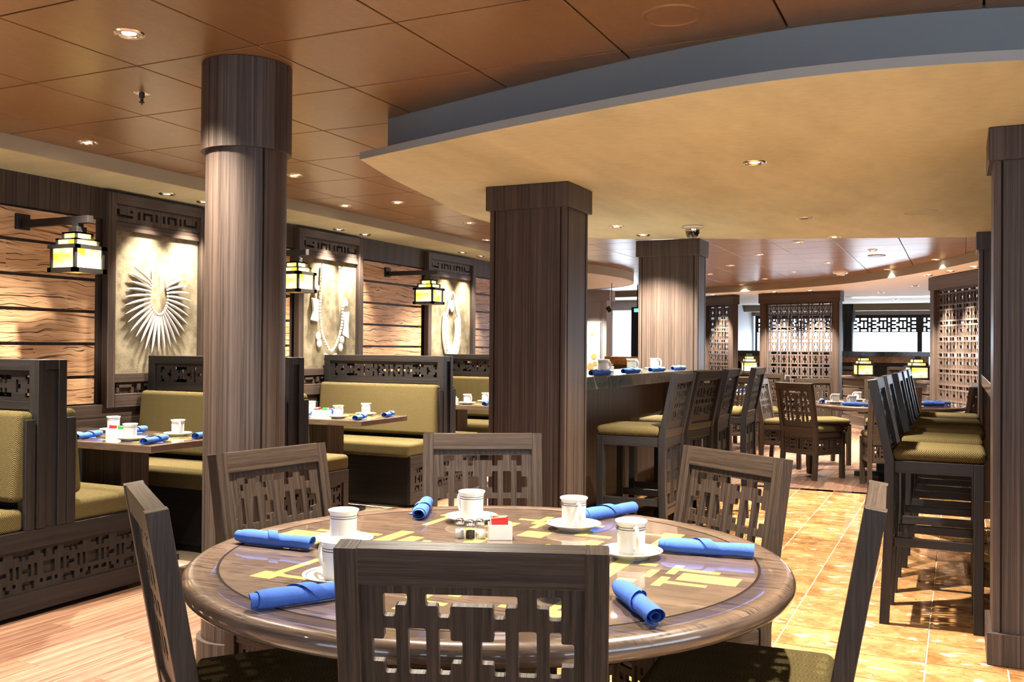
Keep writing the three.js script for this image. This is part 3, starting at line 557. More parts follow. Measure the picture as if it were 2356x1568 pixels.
function makeSeat(kind) {
  const S = kind === 'stool' ? { w: 0.40, seat: 0.75, top: 1.12, lean: 0.075, d: 0.41, leg: 0.042, rail: 0.055, m: 0.0148, rh: 0.055 } : { w: 0.44, seat: 0.45, top: 0.935, lean: 0.085, d: 0.43, leg: 0.043, rail: 0.065, m: 0.0198, rh: 0.05 };
  const W = kind === 'stool' ? M.black : M.chair, h = S.w / 2, b = S.d / 2, L = S.leg, len = Math.hypot(S.top - S.seat, S.lean), ang = -Math.atan2(S.lean, S.top - S.seat);
  const t = new THREE.Group(); scene.add(t);
  const back = (g) => { g.rotateX(ang); g.translate(0, S.seat, -b + L / 2); return g; };       // plane of the backrest
  for (const s of [-1, 1]) {
    const x0 = s > 0 ? h - L * 0.9 : -h, x1 = x0 + L * 0.9;
    // rear leg and back post in one bent piece
    const sh = new THREE.Shape(); const zb = -b, zt = -b - S.lean, zf = -b - 0.02;
    sh.moveTo(zf, 0); sh.lineTo(zf + L, 0); sh.lineTo(zb + L, S.seat * 0.62); sh.lineTo(zb + L, S.seat); sh.lineTo(zt + L, S.top); sh.lineTo(zt, S.top - 0.006); sh.lineTo(zb, S.seat); sh.lineTo(zb, S.seat * 0.62); sh.closePath();
    const g = new THREE.ExtrudeGeometry(sh, { depth: x1 - x0 - 0.004, bevelEnabled: true, bevelSize: 0.002, bevelThickness: 0.002, bevelSegments: 1, bevelOffset: -0.002 });
    g.rotateY(-Math.PI / 2); g.translate(x1 - 0.002, 0, 0); part('back_post', uvBox(g, 'y', [s * 0.2, s * 0.3]), W, t);
    part('front_leg', bx(s > 0 ? h - L : -h, s > 0 ? h : -h + L, 0, S.seat, b - L, b, 'y', 0.003, 1, [0.4, 0.2 * s]), W, t);
    part('side_rail', bx(s > 0 ? h - L + 0.006 : -h + 0.006, s > 0 ? h - 0.006 : -h + L - 0.006, S.seat - S.rh, S.seat, -b + L, b - L, 'z', 0.003), W, t);
  }
  const xi = h - L * 0.9;
  part('top_rail', back(bx(-xi - 0.004, xi + 0.004, len - S.rail, len - 0.003, -L / 2 + 0.0015, L / 2 - 0.0015, 'x', 0.003)), W, t);
  const y0 = kind === 'stool' ? 0.04 : 0.05, m = S.m, yTop = len - S.rail - m * 0.9;
  let rows = kind === 'stool' ? [...rowCaps(0), ...rowBars(3), ...rowBlocks(8), ...rowBars(11)] : [...rowCaps(0), ...rowBars(3), ...rowBlocks(8), ...rowBars(11), ...flipRow(rowCaps(16), 16, 2)];
  const maxY = (yTop - y0 - 0.006) / m; rows = rows.filter((p) => Math.max(...p.map((q) => q[1])) < maxY);
  const holes = rows.map((p) => p.map(([a, c]) => [a * m * (kind === 'stool' ? 1.12 : 1), yTop - c * m]));
  part('back_panel', back(panel(-xi - 0.004, xi + 0.004, y0, len - S.rail + 0.004, 0.014, holes, 0.0036, 2, 'y')), W, t);
  part('back_rail', back(bx(-xi - 0.004, xi + 0.004, 0.0, y0 + 0.004, -L / 2 + 0.004, L / 2 - 0.004, 'x', 0.003)), W, t);
  part('front_rail', bx(-h + L, h - L, S.seat - S.rh, S.seat, b - L + 0.006, b - 0.006, 'x', 0.003), W, t);
  part('rear_rail', bx(-h + L, h - L, S.seat - S.rh, S.seat, -b + 0.006, -b + L - 0.006, 'x', 0.003), W, t);
  const cu = bx(-h + 0.008, h - 0.008, S.seat - 0.002, S.seat + 0.062, -b + L * 0.7, b + 0.012, 'z', 0.028, 4), p = cu.attributes.position;
  for (let i = 0; i < p.count; i++) if (p.getY(i) > S.seat + 0.03) { const u = p.getX(i) / h, v = p.getZ(i) / b; p.setY(i, p.getY(i) + 0.018 * (1 - u * u) * (1 - v * v) - 0.006); }
  part('cushion', cu, M.fabric, t);
  const A = ['#.#.####.#.##.#.####.#.#', '..#......#.##.#......#..', '###.##.#.#.##.#.#.##.###', '..#......#.##.#......#..', '#.#.####.#.##.#.####.#.#'];
  const lat = (wd, ya, yb) => panel(-wd, wd, ya, yb, 0.012, glyphs(A, (2 * wd - 0.04) / 24, (yb - ya - 0.035) / 5, -wd + 0.02, ya + 0.0175), 0.001, 1, 'y');
  if (kind === 'stool') {
    const g = lat(h - L, 0.34, S.seat - S.rh); g.translate(0, 0, -b + L / 2); part('rear_lattice', g, W, t);
    part('rear_stretcher', bx(-h + L, h - L, 0.30, 0.34, -b + 0.008, -b + L - 0.008, 'x', 0.003), W, t);
    for (const s of [-1, 1]) part('side_stretcher', bx(s * (h - L / 2) - 0.012, s * (h - L / 2) + 0.012, 0.36, 0.40, -b + L, b - L, 'z', 0.003), W, t);
    part('foot_rail', bx(-h + L, h - L, 0.22, 0.262, b - L + 0.006, b - 0.006, 'x', 0.003), W, t);
  } else {
    const lo = 0.272, hi = S.seat - S.rh;
    for (const s of [-1, 1]) { const g = lat(b - L, lo, hi); g.rotateY(Math.PI / 2); g.translate(s * (h - L / 2), 0, 0); part('apron_lattice', g, W, t); part('lower_rail', bx(s * (h - L / 2) - 0.012, s * (h - L / 2) + 0.012, lo - 0.035, lo, -b + L, b - L, 'z', 0.003), W, t);
      const q = lat(h - L, lo, hi); q.translate(0, 0, s * (b - L / 2)); part('apron_lattice', q, W, t); part('lower_rail', bx(-h + L, h - L, lo - 0.035, lo, s * (b - L / 2) - 0.012, s * (b - L / 2) + 0.012, 'x', 0.003), W, t); }
  }
  return t;
}
let chair0 = makeSeat('chair'), stool0 = makeSeat('stool'), chairN = 0, stoolN = 0;
// place a chair by the middle of the top of its back and the direction it faces
function chairAt(tx, tz, fx, fz, label, group) {
  const l = Math.hypot(fx, fz), off = 0.43 / 2 + 0.085; fx /= l; fz /= l;
  const pos = [tx + fx * off, 0, tz + fz * off], turn = Math.atan2(fx, fz);
  if (!chairN++) { chair0.name = numbered('dining_chair'); chair0.userData = { label, category: 'chair' }; if (group) chair0.userData.group = group; chair0.position.set(...pos); chair0.rotation.y = turn; return chair0; }
  const c = copy(chair0, pos, turn, label); delete c.userData.group; if (group) c.userData.group = group; return c;
}
function stoolAt(x, z, turn, label, group) {
  if (!stoolN++) { stool0.name = numbered('bar_stool'); stool0.userData = { label, category: 'stool', group }; stool0.position.set(x, 0, z); stool0.rotation.y = turn; return stool0; }
  return copy(stool0, [x, 0, z], turn, label, group);
}
const CG = 'chairs around the large round table';
chairAt(-0.695, -1.31, -0.354, -0.935, 'grey brown lattice back dining chair, its back turned on the caddy of packets', CG);
chairAt(-1.61, -3.13, 0.503, 0.864, 'grey brown lattice back dining chair in front of the square column', CG);
chairAt(-1.965, -2.33, 0.99, 0.15, 'grey brown lattice back dining chair in front of the round column', CG);
chairAt(-0.615, -2.96, -0.566, 0.824, 'grey brown lattice back dining chair between the round table and the marble aisle stools', CG);
chairAt(-1.575, -1.45, 0.6, -0.8, 'grey brown dining chair seen edge on beside the carved booth bench base', CG);
chairAt(-0.14, -2.235, -1, 0.06, 'grey brown dining chair seen edge on over the marble tiles', CG);
// stools
const SL = 'bar stools along the left counter', SR = 'bar stools along the right counter';
stoolAt(-1.69, -5.33, -Math.PI / 2, 'black lattice back bar stool next to the near square column', SL);
stoolAt(-1.68, -5.95, -Math.PI / 2 - 0.17, 'black lattice back bar stool turned a little from the counter, second from the near column', SL);
stoolAt(-1.69, -6.60, -Math.PI / 2, 'black lattice back bar stool third from the near column', SL);
stoolAt(-1.63, -7.25, -Math.PI / 2, 'black lattice back bar stool pulled out beside the far square column', SL);
['first', 'second', 'third', 'fourth', 'fifth'].forEach((n, i) => stoolAt(-0.10 + (i > 1 ? 0.02 : 0), -4.82 - 0.625 * i, Math.PI / 2, `black lattice back bar stool, ${n} from the column with the marble tile plinth`, SR));

// ------------------------------------------------------------------ bar counters
{
  const t = thing('bar_counter', 'bar counter with green black marble top between the two square columns', 'counter', [-2.16, 0, -6.265]);
  part('countertop', bx(-0.34, 0.225, 1.008, 1.085, -1.224, 1.224, 'z', 0.004), M.greenMarble, t);
  part('body', bx(-0.20, -0.02, 0, 1.008, -1.22, 1.22, 'y'), M.veneer, t);
  part('foot_rail', bx(0.06, 0.10, 0.16, 0.20, -1.2, 1.2, 'z', 0.01, 2), M.chrome, t);
  const r = thing('bar_counter', 'bar counter with green black marble top serving the row of five stools', 'counter', [0.42, 0, -6.225]);
  part('countertop', bx(-0.27, 0.3, 1.008, 1.085, -1.64, 1.64, 'z', 0.004), M.greenMarble, r);
  part('body', bx(-0.02, 0.16, 0, 1.008, -1.63, 1.63, 'y'), M.veneer, r);
  part('bracket', bx(-0.2, -0.02, 0.93, 1.006, -0.02, 0.02, 'x', 0.004), M.black, r);
}

// ------------------------------------------------------------------ tableware
function makeMug() {
  const t = new THREE.Group(); scene.add(t);
  const bd = part('body', lathe([[0, 0.004], [0.028, 0.0], [0.031, 0.003], [0.0345, 0.012], [0.0355, 0.05], [0.0365, 0.078], [0.0405, 0.083], [0.0408, 0.0865], [0.0385, 0.0875], [0.0345, 0.083], [0.0325, 0.05], [0.0315, 0.014], [0, 0.010]], 32), M.white, t);
  for (const y of [0.066, 0.072]) part('band', lathe([[0.03635, y - 0.0009], [0.03665, y], [0.03635, y + 0.0009]], 32), M.navy, bd);
  const cr = new THREE.TorusGeometry(0.006, 0.0011, 6, 16); cr.scale(1.4, 0.75, 1); cr.translate(0, 0.069, 0.0372); part('crest', cr.toNonIndexed(), M.navy, bd);
  part('handle', tube([[0.035, 0.072, 0], [0.052, 0.074, 0], [0.062, 0.06, 0], [0.061, 0.036, 0], [0.050, 0.021, 0], [0.034, 0.021, 0]], 0.0052, 20, 8), M.white, t);
  return t;
}
function makeSaucer() {
  const t = new THREE.Group(); scene.add(t);
  const pl = part('plate', lathe([[0, 0.004], [0.04, 0.002], [0.042, 0], [0.046, 0], [0.047, 0.004], [0.066, 0.012], [0.079, 0.018], [0.08, 0.0195], [0.078, 0.0205], [0.064, 0.0155], [0.047, 0.0085], [0.043, 0.0065], [0, 0.0065]], 40), M.white, t);
  part('band', lathe([[0.0695, 0.0178], [0.0702, 0.0184], [0.071, 0.0183]], 40), M.navy, pl);
  return t;
}
const nn = makeNoise(31);
function makeNapkin(v) {
  const t = new THREE.Group(); scene.add(t);
  const N = 44, Ls = 22, len = 0.225, turns = 2.6;
  const R = (a, s) => (0.0085 + 0.0125 * a) * (1 + 0.08 * Math.sin(s * 6 + v * 2));
  const pos = [], idx = [], pt = (i, j, o) => {
    const a = i / N, s = j / Ls, th = a * turns * 2 * Math.PI + v + s * 0.5, ed = Math.abs(s - 0.5) * 2;
    let r = R(a, s) + o + 0.0022 * (nn(a * 9 + v * 3, s * 5, 64, 64) - 0.5) * (0.3 + ed);
    r *= 1 + 0.10 * Math.sin(Math.PI * s);
    const y = r * Math.sin(th) * (0.86), x = r * Math.cos(th) * 1.08;
    return [x, y + 0.0195 + 0.0012 * Math.sin(s * 7 + v), (s - 0.5) * len + 0.006 * (1 - a) * (s < 0.5 ? 1 : -1) + 0.010 * Math.sin(th * 0.5 + v) * (ed > 0.9 ? 1 : 0)];
  };
  for (const o of [0, -0.0017]) for (let j = 0; j <= Ls; j++) for (let i = 0; i <= N; i++) pos.push(...pt(i, j, o));
  const B = (N + 1) * (Ls + 1), q = (a, b, c, d) => idx.push(a, b, c, a, c, d);
  for (let j = 0; j < Ls; j++) for (let i = 0; i < N; i++) { const a = j * (N + 1) + i; q(a, a + 1, a + N + 2, a + N + 1); q(B + a, B + a + N + 1, B + a + N + 2, B + a + 1); }
  for (let i = 0; i < N; i++) { q(i, B + i, B + i + 1, i + 1); const e = Ls * (N + 1) + i; q(e, e + 1, B + e + 1, B + e); }
  for (let j = 0; j < Ls; j++) { const e = j * (N + 1) + N; q(e, B + e, B + e + N + 1, e + N + 1); }
  const g = new THREE.BufferGeometry(); g.setAttribute('position', new THREE.Float32BufferAttribute(pos, 3)); g.setIndex(idx); g.computeVertexNormals();
  const ng = g.toNonIndexed(); const roll = part('roll', uvKeep(ng), M.napkin, t);
  // diagonal fold wound round the outside and a loose corner
  const P2 = [], I2 = []; const M2 = 30; for (let i = 0; i <= M2; i++) { const s = i / M2; for (const w of [0, 1]) { const th = -0.6 + s * 3.9 + v, z = -0.055 + s * 0.075 + w * 0.030, rr2 = 0.0232 + 0.0006 * w; P2.push(rr2 * Math.cos(th) * 1.08, rr2 * Math.sin(th) * 0.9 + 0.0205, z); } }
  for (let i = 0; i < M2; i++) { const a = i * 2; I2.push(a, a + 1, a + 3, a, a + 3, a + 2); }
  const g2 = new THREE.BufferGeometry(); g2.setAttribute('position', new THREE.Float32BufferAttribute(P2, 3)); g2.setIndex(I2); g2.computeVertexNormals(); part('fold', uvKeep(g2.toNonIndexed()), M.napkin, roll);
  const fl = new THREE.Shape(); fl.moveTo(0, -0.03); fl.lineTo(0.03, 0.004); fl.lineTo(0, 0.035); fl.closePath(); const fg = new THREE.ExtrudeGeometry(fl, { depth: 0.0016, bevelEnabled: false }); fg.rotateX(-Math.PI / 2); fg.rotateZ(-0.08); fg.translate(0.016, 0.003, 0.0); part('loose_corner', uvBox(fg), M.napkin, roll);
  return t;
}
function uvKeep(g) { const p = g.attributes.position, uv = new Float32Array(p.count * 2); for (let i = 0; i < p.count; i++) { uv[2 * i] = p.getX(i) + p.getY(i); uv[2 * i + 1] = p.getZ(i); } g.setAttribute('uv', new THREE.BufferAttribute(uv, 2)); return g; }
const protos = { coffee_mug: makeMug(), saucer: makeSaucer(), napkin_roll: makeNapkin(0.4) }; const placed = {};
function put(kind, pos, turn, label, category, group, sc) {
  let o; if (!placed[kind]) { o = protos[kind]; placed[kind] = 1; o.name = numbered(kind); o.position.set(...pos); o.rotation.y = turn; } else { o = protos[kind].clone(); o.name = numbered(kind); o.position.set(...pos); o.rotation.set(0, turn, 0); scene.add(o); }
  o.userData = { label, category, group }; if (sc) o.scale.setScalar(sc); return o;
}
// pixel of the photograph -> point on a level surface
function onLevel(px, py, h) { const v = new THREE.Vector3((px - 1178) / 2159, (784 - py) / 2159, -1).applyQuaternion(camera.quaternion); const k = (h - 1.25) / v.y; return [v.x * k, h, v.z * k]; }
function settingAt(cup, h, ang, lab, grp, withSaucer = true) {
  const [x, , z] = Array.isArray(cup) && cup.length === 3 ? cup : onLevel(...cup, h);
  if (withSaucer) put('saucer', [x, h + 0.0004, z], ang, 'white saucer with a navy line ' + lab, 'saucer', 'saucers ' + grp);
  put('coffee_mug', [x, h + (withSaucer ? 0.0070 : 0.0004), z], ang, 'white mug with two navy bands ' + lab, 'mug', 'mugs ' + grp);
}
function napkinBetween(a, b, h, lab, grp) {
  const A = a.length === 3 ? a : onLevel(...a, h), B = b.length === 3 ? b : onLevel(...b, h);
  put('napkin_roll', [(A[0] + B[0]) / 2, h, (A[2] + B[2]) / 2], Math.atan2(B[0] - A[0], B[2] - A[2]), 'rolled blue cloth napkin ' + lab, 'napkin', 'napkins ' + grp);
}
const L1 = 'on the large round table', G1 = L1;
const cupAng = (tx, tz) => Math.atan2(-tz, tx);
for (const [mx, my, ang, at] of [[790, 1252, 2.6, 'before the chair by the round column'], [1085, 1200, 2.75, 'before the chair by the square column'], [1320, 1217, -0.9, 'between the packets and the marble aisle chair'], [1452, 1281, -1.0, 'beside the inlay and the flat napkin near the aisle'], [778, 1338, 2.9, 'before the chair by the carved bench base'], [1314, 1368, -1.0, 'hidden by the chair back turned on the packets']]) settingAt([mx, my], TH, ang, at, G1);
for (const [a, b, at] of [[[548, 1247], [720, 1266], 'before the chair by the round column'], [[605, 1400], [800, 1372], 'before the chair by the carved bench base'], [[957, 1206], [985, 1160], 'before the chair by the square column'], [[1340, 1199], [1452, 1180], 'beside the mug facing the marble aisle chair'], [[1516, 1268], [1735, 1284], 'lying flat along the inlay near the aisle'], [[1426, 1367], [1512, 1444], 'with its coil open towards the table rim']]) napkinBetween(a, b, TH, at, G1);
// condiment caddy, shakers
function packetHolder(name, pos, turn, label, group, kind) {
  const t = thing(name, label, 'condiments', pos, turn, group);
  const dish = part('dish', [bx(-0.03, 0.03, 0.0, 0.006, -0.025, 0.025), bx(-0.032, 0.032, 0.0, 0.042, -0.028, -0.024, 'y', 0.0015), bx(-0.032, 0.032, 0.0, 0.042, 0.024, 0.028, 'y', 0.0015), bx(-0.033, -0.029, 0.0, 0.042, -0.026, 0.026, 'y', 0.0015), bx(0.029, 0.033, 0.0, 0.042, -0.026, 0.026, 'y', 0.0015)], M.white, t);
  for (let k = 0; k < 6; k++) { const o = part('packet', bx(-0.022, 0.022, 0, 0.052, -0.0016, 0.0016), k % 3 === kind ? M.green : k % 3 === 1 ? M.white : M.red, dish); o.position.set(rr(-0.003, 0.003), 0.008, -0.018 + k * 0.007); o.rotation.set(rr(-0.15, 0.15), 0, rr(-0.12, 0.12)); }
  return t;
}
{
  const c = onLevel(1150, 1238, TH);
  packetHolder('packet_holder', c, 0.5, 'white dish of red and green packets on the large round table', undefined, 0);
  for (const [px, py] of [[1058, 1236], [1082, 1240], [1104, 1238]]) {
    const p = onLevel(px, py, TH), t = thing('glass_shaker', 'small glass shaker with chrome top on the large round table', 'shaker', p, 0, 'shakers on the large round table');
    part('glass', lathe([[0, 0], [0.013, 0], [0.015, 0.004], [0.0145, 0.036], [0.011, 0.042]], 16), M.clear, t);
    part('salt', lathe([[0, 0.003], [0.0125, 0.003], [0.0125, 0.024], [0, 0.024]], 14), px > 1070 && px < 1090 ? M.groove : M.white, t);
    part('cap', lathe([[0.0118, 0.038], [0.0125, 0.046], [0.009, 0.053], [0, 0.055]], 16), M.chrome, t);
  }
}
// booth tables
for (const [z, name] of [[-3.94, 'on the booth table before the zebra boards'], [-5.86, 'on the booth table by the pendant necklace bench'], [-7.87, 'on the booth table between the far benches']]) {
  const near = z > -5;
  settingAt([-4.62, TH, z - 0.16], TH, 2.5, name, name); settingAt([-4.10, TH, z - 0.16], TH, -0.6, name, name); settingAt([-4.62, TH, z + 0.17], TH, 2.5, name, name); settingAt([-4.12, TH, z + 0.17], TH, near ? 2.5 : -0.4, name, name);
  for (const [x, dz] of [[-4.48, -0.17], [-3.93, -0.17], [-4.46, 0.18], [-3.94, 0.19]]) napkinBetween([x, TH, z + dz - 0.10], [x + 0.06, TH, z + dz + 0.10], TH, name, name);
  packetHolder('packet_holder', [-4.44, TH, z + 0.0], 0.3, 'white dish of packets ' + name, 'packet dishes ' + name, 0); packetHolder('packet_holder', [-4.34, TH, z + 0.02], 0.2, 'white dish of packets ' + name, 'packet dishes ' + name, 2);
}
// bar counter settings
for (const z of [-5.32, -5.92, -6.52, -7.1]) {
  settingAt([-2.14, 1.085, z], 1.085, -0.4, 'on the green marble bar', 'on the green marble bar');
  napkinBetween([-1.995, 1.085, z + 0.02], [-1.97, 1.085, z - 0.20], 1.085, 'on the green marble bar', 'on the green marble bar');
}
packetHolder('packet_holder', [-2.2, 1.085, -6.2], 0.4, 'white dish of packets among the mugs on the marble bar', undefined, 0);

// ------------------------------------------------------------------ lanterns
function lanternBody(t, y, s = 0.2) {        // y: bottom of the lantern
  const k = s / 0.2, fr = (half, y0, y1, wv = 0.012) => { const gs = []; for (const sx of [-1, 1]) for (const sz of [-1, 1]) gs.push(bx(sx * half - wv / 2, sx * half + wv / 2, y0, y1, sz * half - wv / 2, sz * half + wv / 2)); return gs; };
  const ring = (half, y0, y1, wd) => [bx(-half, half, y0, y1, -half, -half + wd), bx(-half, half, y0, y1, half - wd, half), bx(-half, -half + wd, y0, y1, -half, half), bx(half - wd, half, y0, y1, -half, half)];
  const H = 0.1 * k;
  part('bottom_flange', ring(H + 0.012 * k, y, y + 0.026 * k, 0.03 * k), M.iron, t);
  const frame = part('frame', [...fr(H - 0.006 * k, y + 0.026 * k, y + 0.14 * k, 0.016 * k), ...ring(H + 0.012 * k, y + 0.136 * k, y + 0.157 * k, 0.04 * k), ...ring(0.081 * k, y + 0.157 * k, y + 0.163 * k, 0.03 * k), ...fr(0.076 * k, y + 0.157 * k, y + 0.194 * k), ...ring(0.083 * k, y + 0.188 * k, y + 0.196 * k, 0.035 * k), ...fr(0.053 * k, y + 0.196 * k, y + 0.232 * k), ...ring(0.060 * k, y + 0.226 * k, y + 0.234 * k, 0.06 * k)], M.iron, t);
  part('cap', bx(-0.035 * k, 0.035 * k, y + 0.232 * k, y + 0.268 * k, -0.035 * k, 0.035 * k, 'y', 0.003), M.iron, t);
  for (const [half, a, b] of [[0.092, 0.028, 0.136], [0.074, 0.163, 0.188], [0.051, 0.200, 0.227]]) for (let q = 0; q < 4; q++) {
    const g = bx(-half * k + 0.006 * k, half * k - 0.006 * k, y + a * k, y + b * k, half * k - 0.002, half * k + 0.001, 'y', 0, 1, [q * 0.07, q * 0.11 + half]); g.rotateY(q * Math.PI / 2); part('glass_pane', g, M.lampGlass, frame);
  }
  part('bottom_pane', bx(-0.075 * k, 0.075 * k, y + 0.012 * k, y + 0.015 * k, -0.075 * k, 0.075 * k), M.lampGlass, t);
  const l = new THREE.PointLight(new THREE.Color().setRGB(1, 0.68, 0.22), 2.2 * K, 0, 2); l.position.set(0, y + 0.08 * k, 0); l.shadow.radius = 2; t.add(l);
}
for (const [z, lab] of [[-3.83, 'iron wall lantern with amber glass beside the tusk necklace panel'], [-5.82, 'iron wall lantern with amber glass partly behind the round column'], [-7.83, 'iron wall lantern with amber glass beside the beaded collar panel']]) {
  const t = thing('wall_lantern', lab, 'lantern', [-4.62, 0, z]);
  part('wall_plate', bx(-0.485, -0.462, 1.94, 2.035, -0.045, 0.045, 'y', 0.003), M.iron, t);
  part('arm', bx(-0.465, 0.105, 1.952, 1.995, -0.02, 0.02, 'x', 0.002), M.iron, t);
  part('drop_rod', bx(-0.022, 0.022, 1.915, 1.955, -0.022, 0.022), M.iron, t);
  lanternBody(t, 1.665);
}

// ------------------------------------------------------------------ ceiling lamps
const ring0 = lathe([[0.034, -0.0005], [0.036, -0.006], [0.046, -0.008], [0.053, -0.005], [0.055, 0.0]], 28), cup0 = lathe([[0.035, -0.004], [0.030, 0.0], [0.024, -0.0006]], 24), bulb0 = lathe([[0, -0.0035], [0.016, -0.003], [0.0245, -0.0008]], 20);
function downlight(x, y, z, power, label, group, opt = {}) {
  const t = thing('downlight', label, 'downlight', [x, y, z], 0, group);
  const ring = part('trim_ring', ring0, M.chrome, t); part('reflector', cup0, M.chrome, ring); part('lamp', bulb0, M.bulb, t);
  const l = new THREE.SpotLight(LAMP, power * K, 0, opt.angle ?? 0.85, opt.pen ?? 0.9, 2); l.position.set(0, -0.02, 0); l.shadow.radius = 1.3; t.add(l);
  l.target.position.set(opt.ax ?? 0, -1, opt.az ?? 0); t.add(l.target); l.castShadow = true;
  if (opt.scale) t.scale.setScalar(opt.scale);
  return t;
}
const GT = 'downlights in the copper ceiling tiles', GW = 'downlights washing the booth wall', GY = 'downlights in the cream soffit', GF = 'downlights in the far copper ceiling', GB = 'downlights in the pale far soffit';
for (const [x, z] of [[-2.66, -2.41], [-4.30, -3.62], [-3.88, -4.86], [-4.34, -6.06], [-3.87, -6.08], [-3.91, -7.32], [-4.36, -8.55], [-3.88, -2.41], [-1.46, -2.41], [-0.26, -2.41], [0.94, -2.41], [-2.66, 0.0], [-3.88, 0.0]]) downlight(x, CEIL, z, z === -2.41 && x > -1.5 ? 18 : 24, 'recessed downlight in a copper brown ceiling tile', GT, { angle: 0.95 });
for (const [x, z] of [[-4.88, -4.76], [-4.90, -5.13], [-4.93, -6.80], [-4.93, -7.2], [-4.86, -8.95], [-4.86, -9.38]]) downlight(x, HW, z, 10, 'recessed downlight in the soffit over the necklace panels', GW, { angle: 0.62, pen: 0.6, ax: -0.14 });
for (const [x, z] of [[-0.887, -4.56], [-2.27, -6.54], [-2.25, -7.12], [-0.893, -7.8]]) downlight(x, HS, z, 36, 'recessed downlight in the cream soffit', GY, { angle: 0.95 });
for (const [x, z] of [[-2.09, -11.04], [-2.7, -12.33], [-3.3, -13.64], [-1.49, -12.39], [-2.1, -13.66], [-2.72, -14.85], [-3.34, -16.1], [-0.25, -12.4], [-0.87, -13.7], [-0.855, -11.0], [-1.48, -9.9]]) downlight(x, CEIL, z, 24, 'recessed downlight in the far copper ceiling', GF, { angle: 0.95 });
for (const [x, z] of [[-2.87, -16.52], [-2.25, -16.32], [-4.05, -17.05], [-0.36, -13.42], [-0.10, -12.85], [0.16, -12.3]]) downlight(x, 2.245, z, 60, 'recessed downlight washing a lattice screen', 'downlights over the lattice screens', { angle: 0.6, pen: 0.5 });
for (const [x, z] of [[-1.2, -17.2], [-0.6, -15.6], [-2.0, -18.2], [-1.1, -19.6]]) downlight(x, 2.25, z, 16, 'recessed downlight in the pale far soffit', GB, { angle: 0.95 });

// ceiling fittings
{
  const sp = (x, y, z, r, m, label, g) => { const t = thing('ceiling_speaker', label, 'speaker', [x, y, z], 0, g); part('rim', lathe([[r * 0.86, -0.001], [r * 0.88, -0.006], [r * 0.98, -0.006], [r, 0]], 36), m, t); part('grille', lathe([[0, -0.003], [r * 0.87, -0.003]], 36), m, t); };
  sp(-0.858, CEIL, -3.02, 0.105, M.tile, 'copper coloured round speaker grille in the ceiling tiles'); sp(-0.227, HS, -6.6, 0.105, M.plaster, 'cream round speaker grille in the soffit'); sp(-0.864, CEIL, -11.67, 0.1, M.tile, 'copper coloured round speaker grille in the far ceiling', undefined);
  const ad = thing('eyeball_downlight', 'unlit eyeball downlight in the cream soffit', 'downlight', [-0.947, HS, -6.615]); part('trim_ring', lathe([[0.034, -0.001], [0.04, -0.007], [0.055, -0.004], [0.056, 0]], 28), M.chrome, ad); part('eyeball', lathe([[0, -0.010], [0.02, -0.008], [0.034, -0.001]], 24), M.iron, ad);
  const dm = thing('dome_camera', 'dark glass dome camera hanging under the cream soffit', 'camera', [-1.757, HS, -6.75]);
  part('base_ring', lathe([[0, -0.001], [0.075, 0], [0.08, -0.006], [0.078, -0.012], [0.055, -0.016]], 32), M.white, dm); part('collar', lathe([[0.055, -0.014], [0.056, -0.035], [0.052, -0.04]], 28), M.chrome, dm);
  part('dome', lathe([[0.051, -0.036], [0.050, -0.055], [0.042, -0.075], [0.026, -0.088], [0, -0.092]], 28), M.smoke, dm);
  const sk = (x, y, z, lab) => { const t = thing('sprinkler', lab, 'sprinkler', [x, y, z]); part('plate', lathe([[0, -0.002], [0.03, -0.003], [0.036, -0.0005]], 20), M.chrome, t); part('head', lathe([[0.012, -0.002], [0.012, -0.018], [0.007, -0.022], [0.007, -0.036], [0.012, -0.038], [0.012, -0.041], [0.004, -0.043], [0, -0.055]], 14), M.iron, t); };
  sk(-3.24, CEIL, -3.01, 'sprinkler head with a chrome plate in the ceiling tile'); 
  const sd = thing('smoke_detector', 'white smoke detector on the far copper ceiling', 'detector', [-1.484, CEIL, -13.73]); part('base', lathe([[0.1, 0], [0.1, -0.03], [0.08, -0.04], [0, -0.04]], 24), M.white, sd); part('cap', lathe([[0.06, -0.04], [0.055, -0.06], [0, -0.065]], 20), M.white, sd);
}

// ------------------------------------------------------------------ the dining room beyond: tables and chairs
roundTable(-0.64, -10.02, 0.75, 'round dining table beyond the bar stools, laid with mugs and napkins', false);
roundTable(-2.95, -11.9, 0.75, 'round dining table beyond the far square column', false);
const C2 = 'chairs around the table beyond the stools', C3 = 'chairs around the table beyond the far column';
chairAt(-1.46, -9.42, 0.53, -0.85, 'dark lattice back dining chair with its back to the marble aisle, beyond the stools', C2);
chairAt(-0.50, -8.98, -0.25, -0.97, 'dark lattice back dining chair half hidden by the five bar stools', C2);
chairAt(-1.98, -10.45, 1, 0.1, 'dark lattice back dining chair showing its side, left of the table beyond the stools', C2);
chairAt(-1.50, -11.15, 0.5, 0.85, 'dark lattice back dining chair facing over the mugs of the table beyond the stools', C2);
chairAt(-0.74, -11.3, 0.1, 1, 'dark lattice back dining chair below the table lantern, facing the bar stools', C2);
chairAt(0.24, -9.45, -0.8, -0.5, 'dark lattice back dining chair beside the far right column', C2);
chairAt(0.20, -10.5, -1, 0.15, 'dark lattice back dining chair in front of the right lattice screen', C2);
chairAt(-1.93, -12.2, -1, 0.2, 'dark lattice back dining chair with its back to the middle lattice screen', C3);
chairAt(-2.25, -12.95, -0.6, 0.8, 'dark lattice back dining chair under the middle lattice screen', C3);
chairAt(-3.2, -13.0, 0.2, 0.97, 'dark lattice back dining chair under the small lattice screen', C3);
chairAt(-2.2, -11.1, -0.65, -0.75, 'dark lattice back dining chair behind the fourth bar stool', C3);
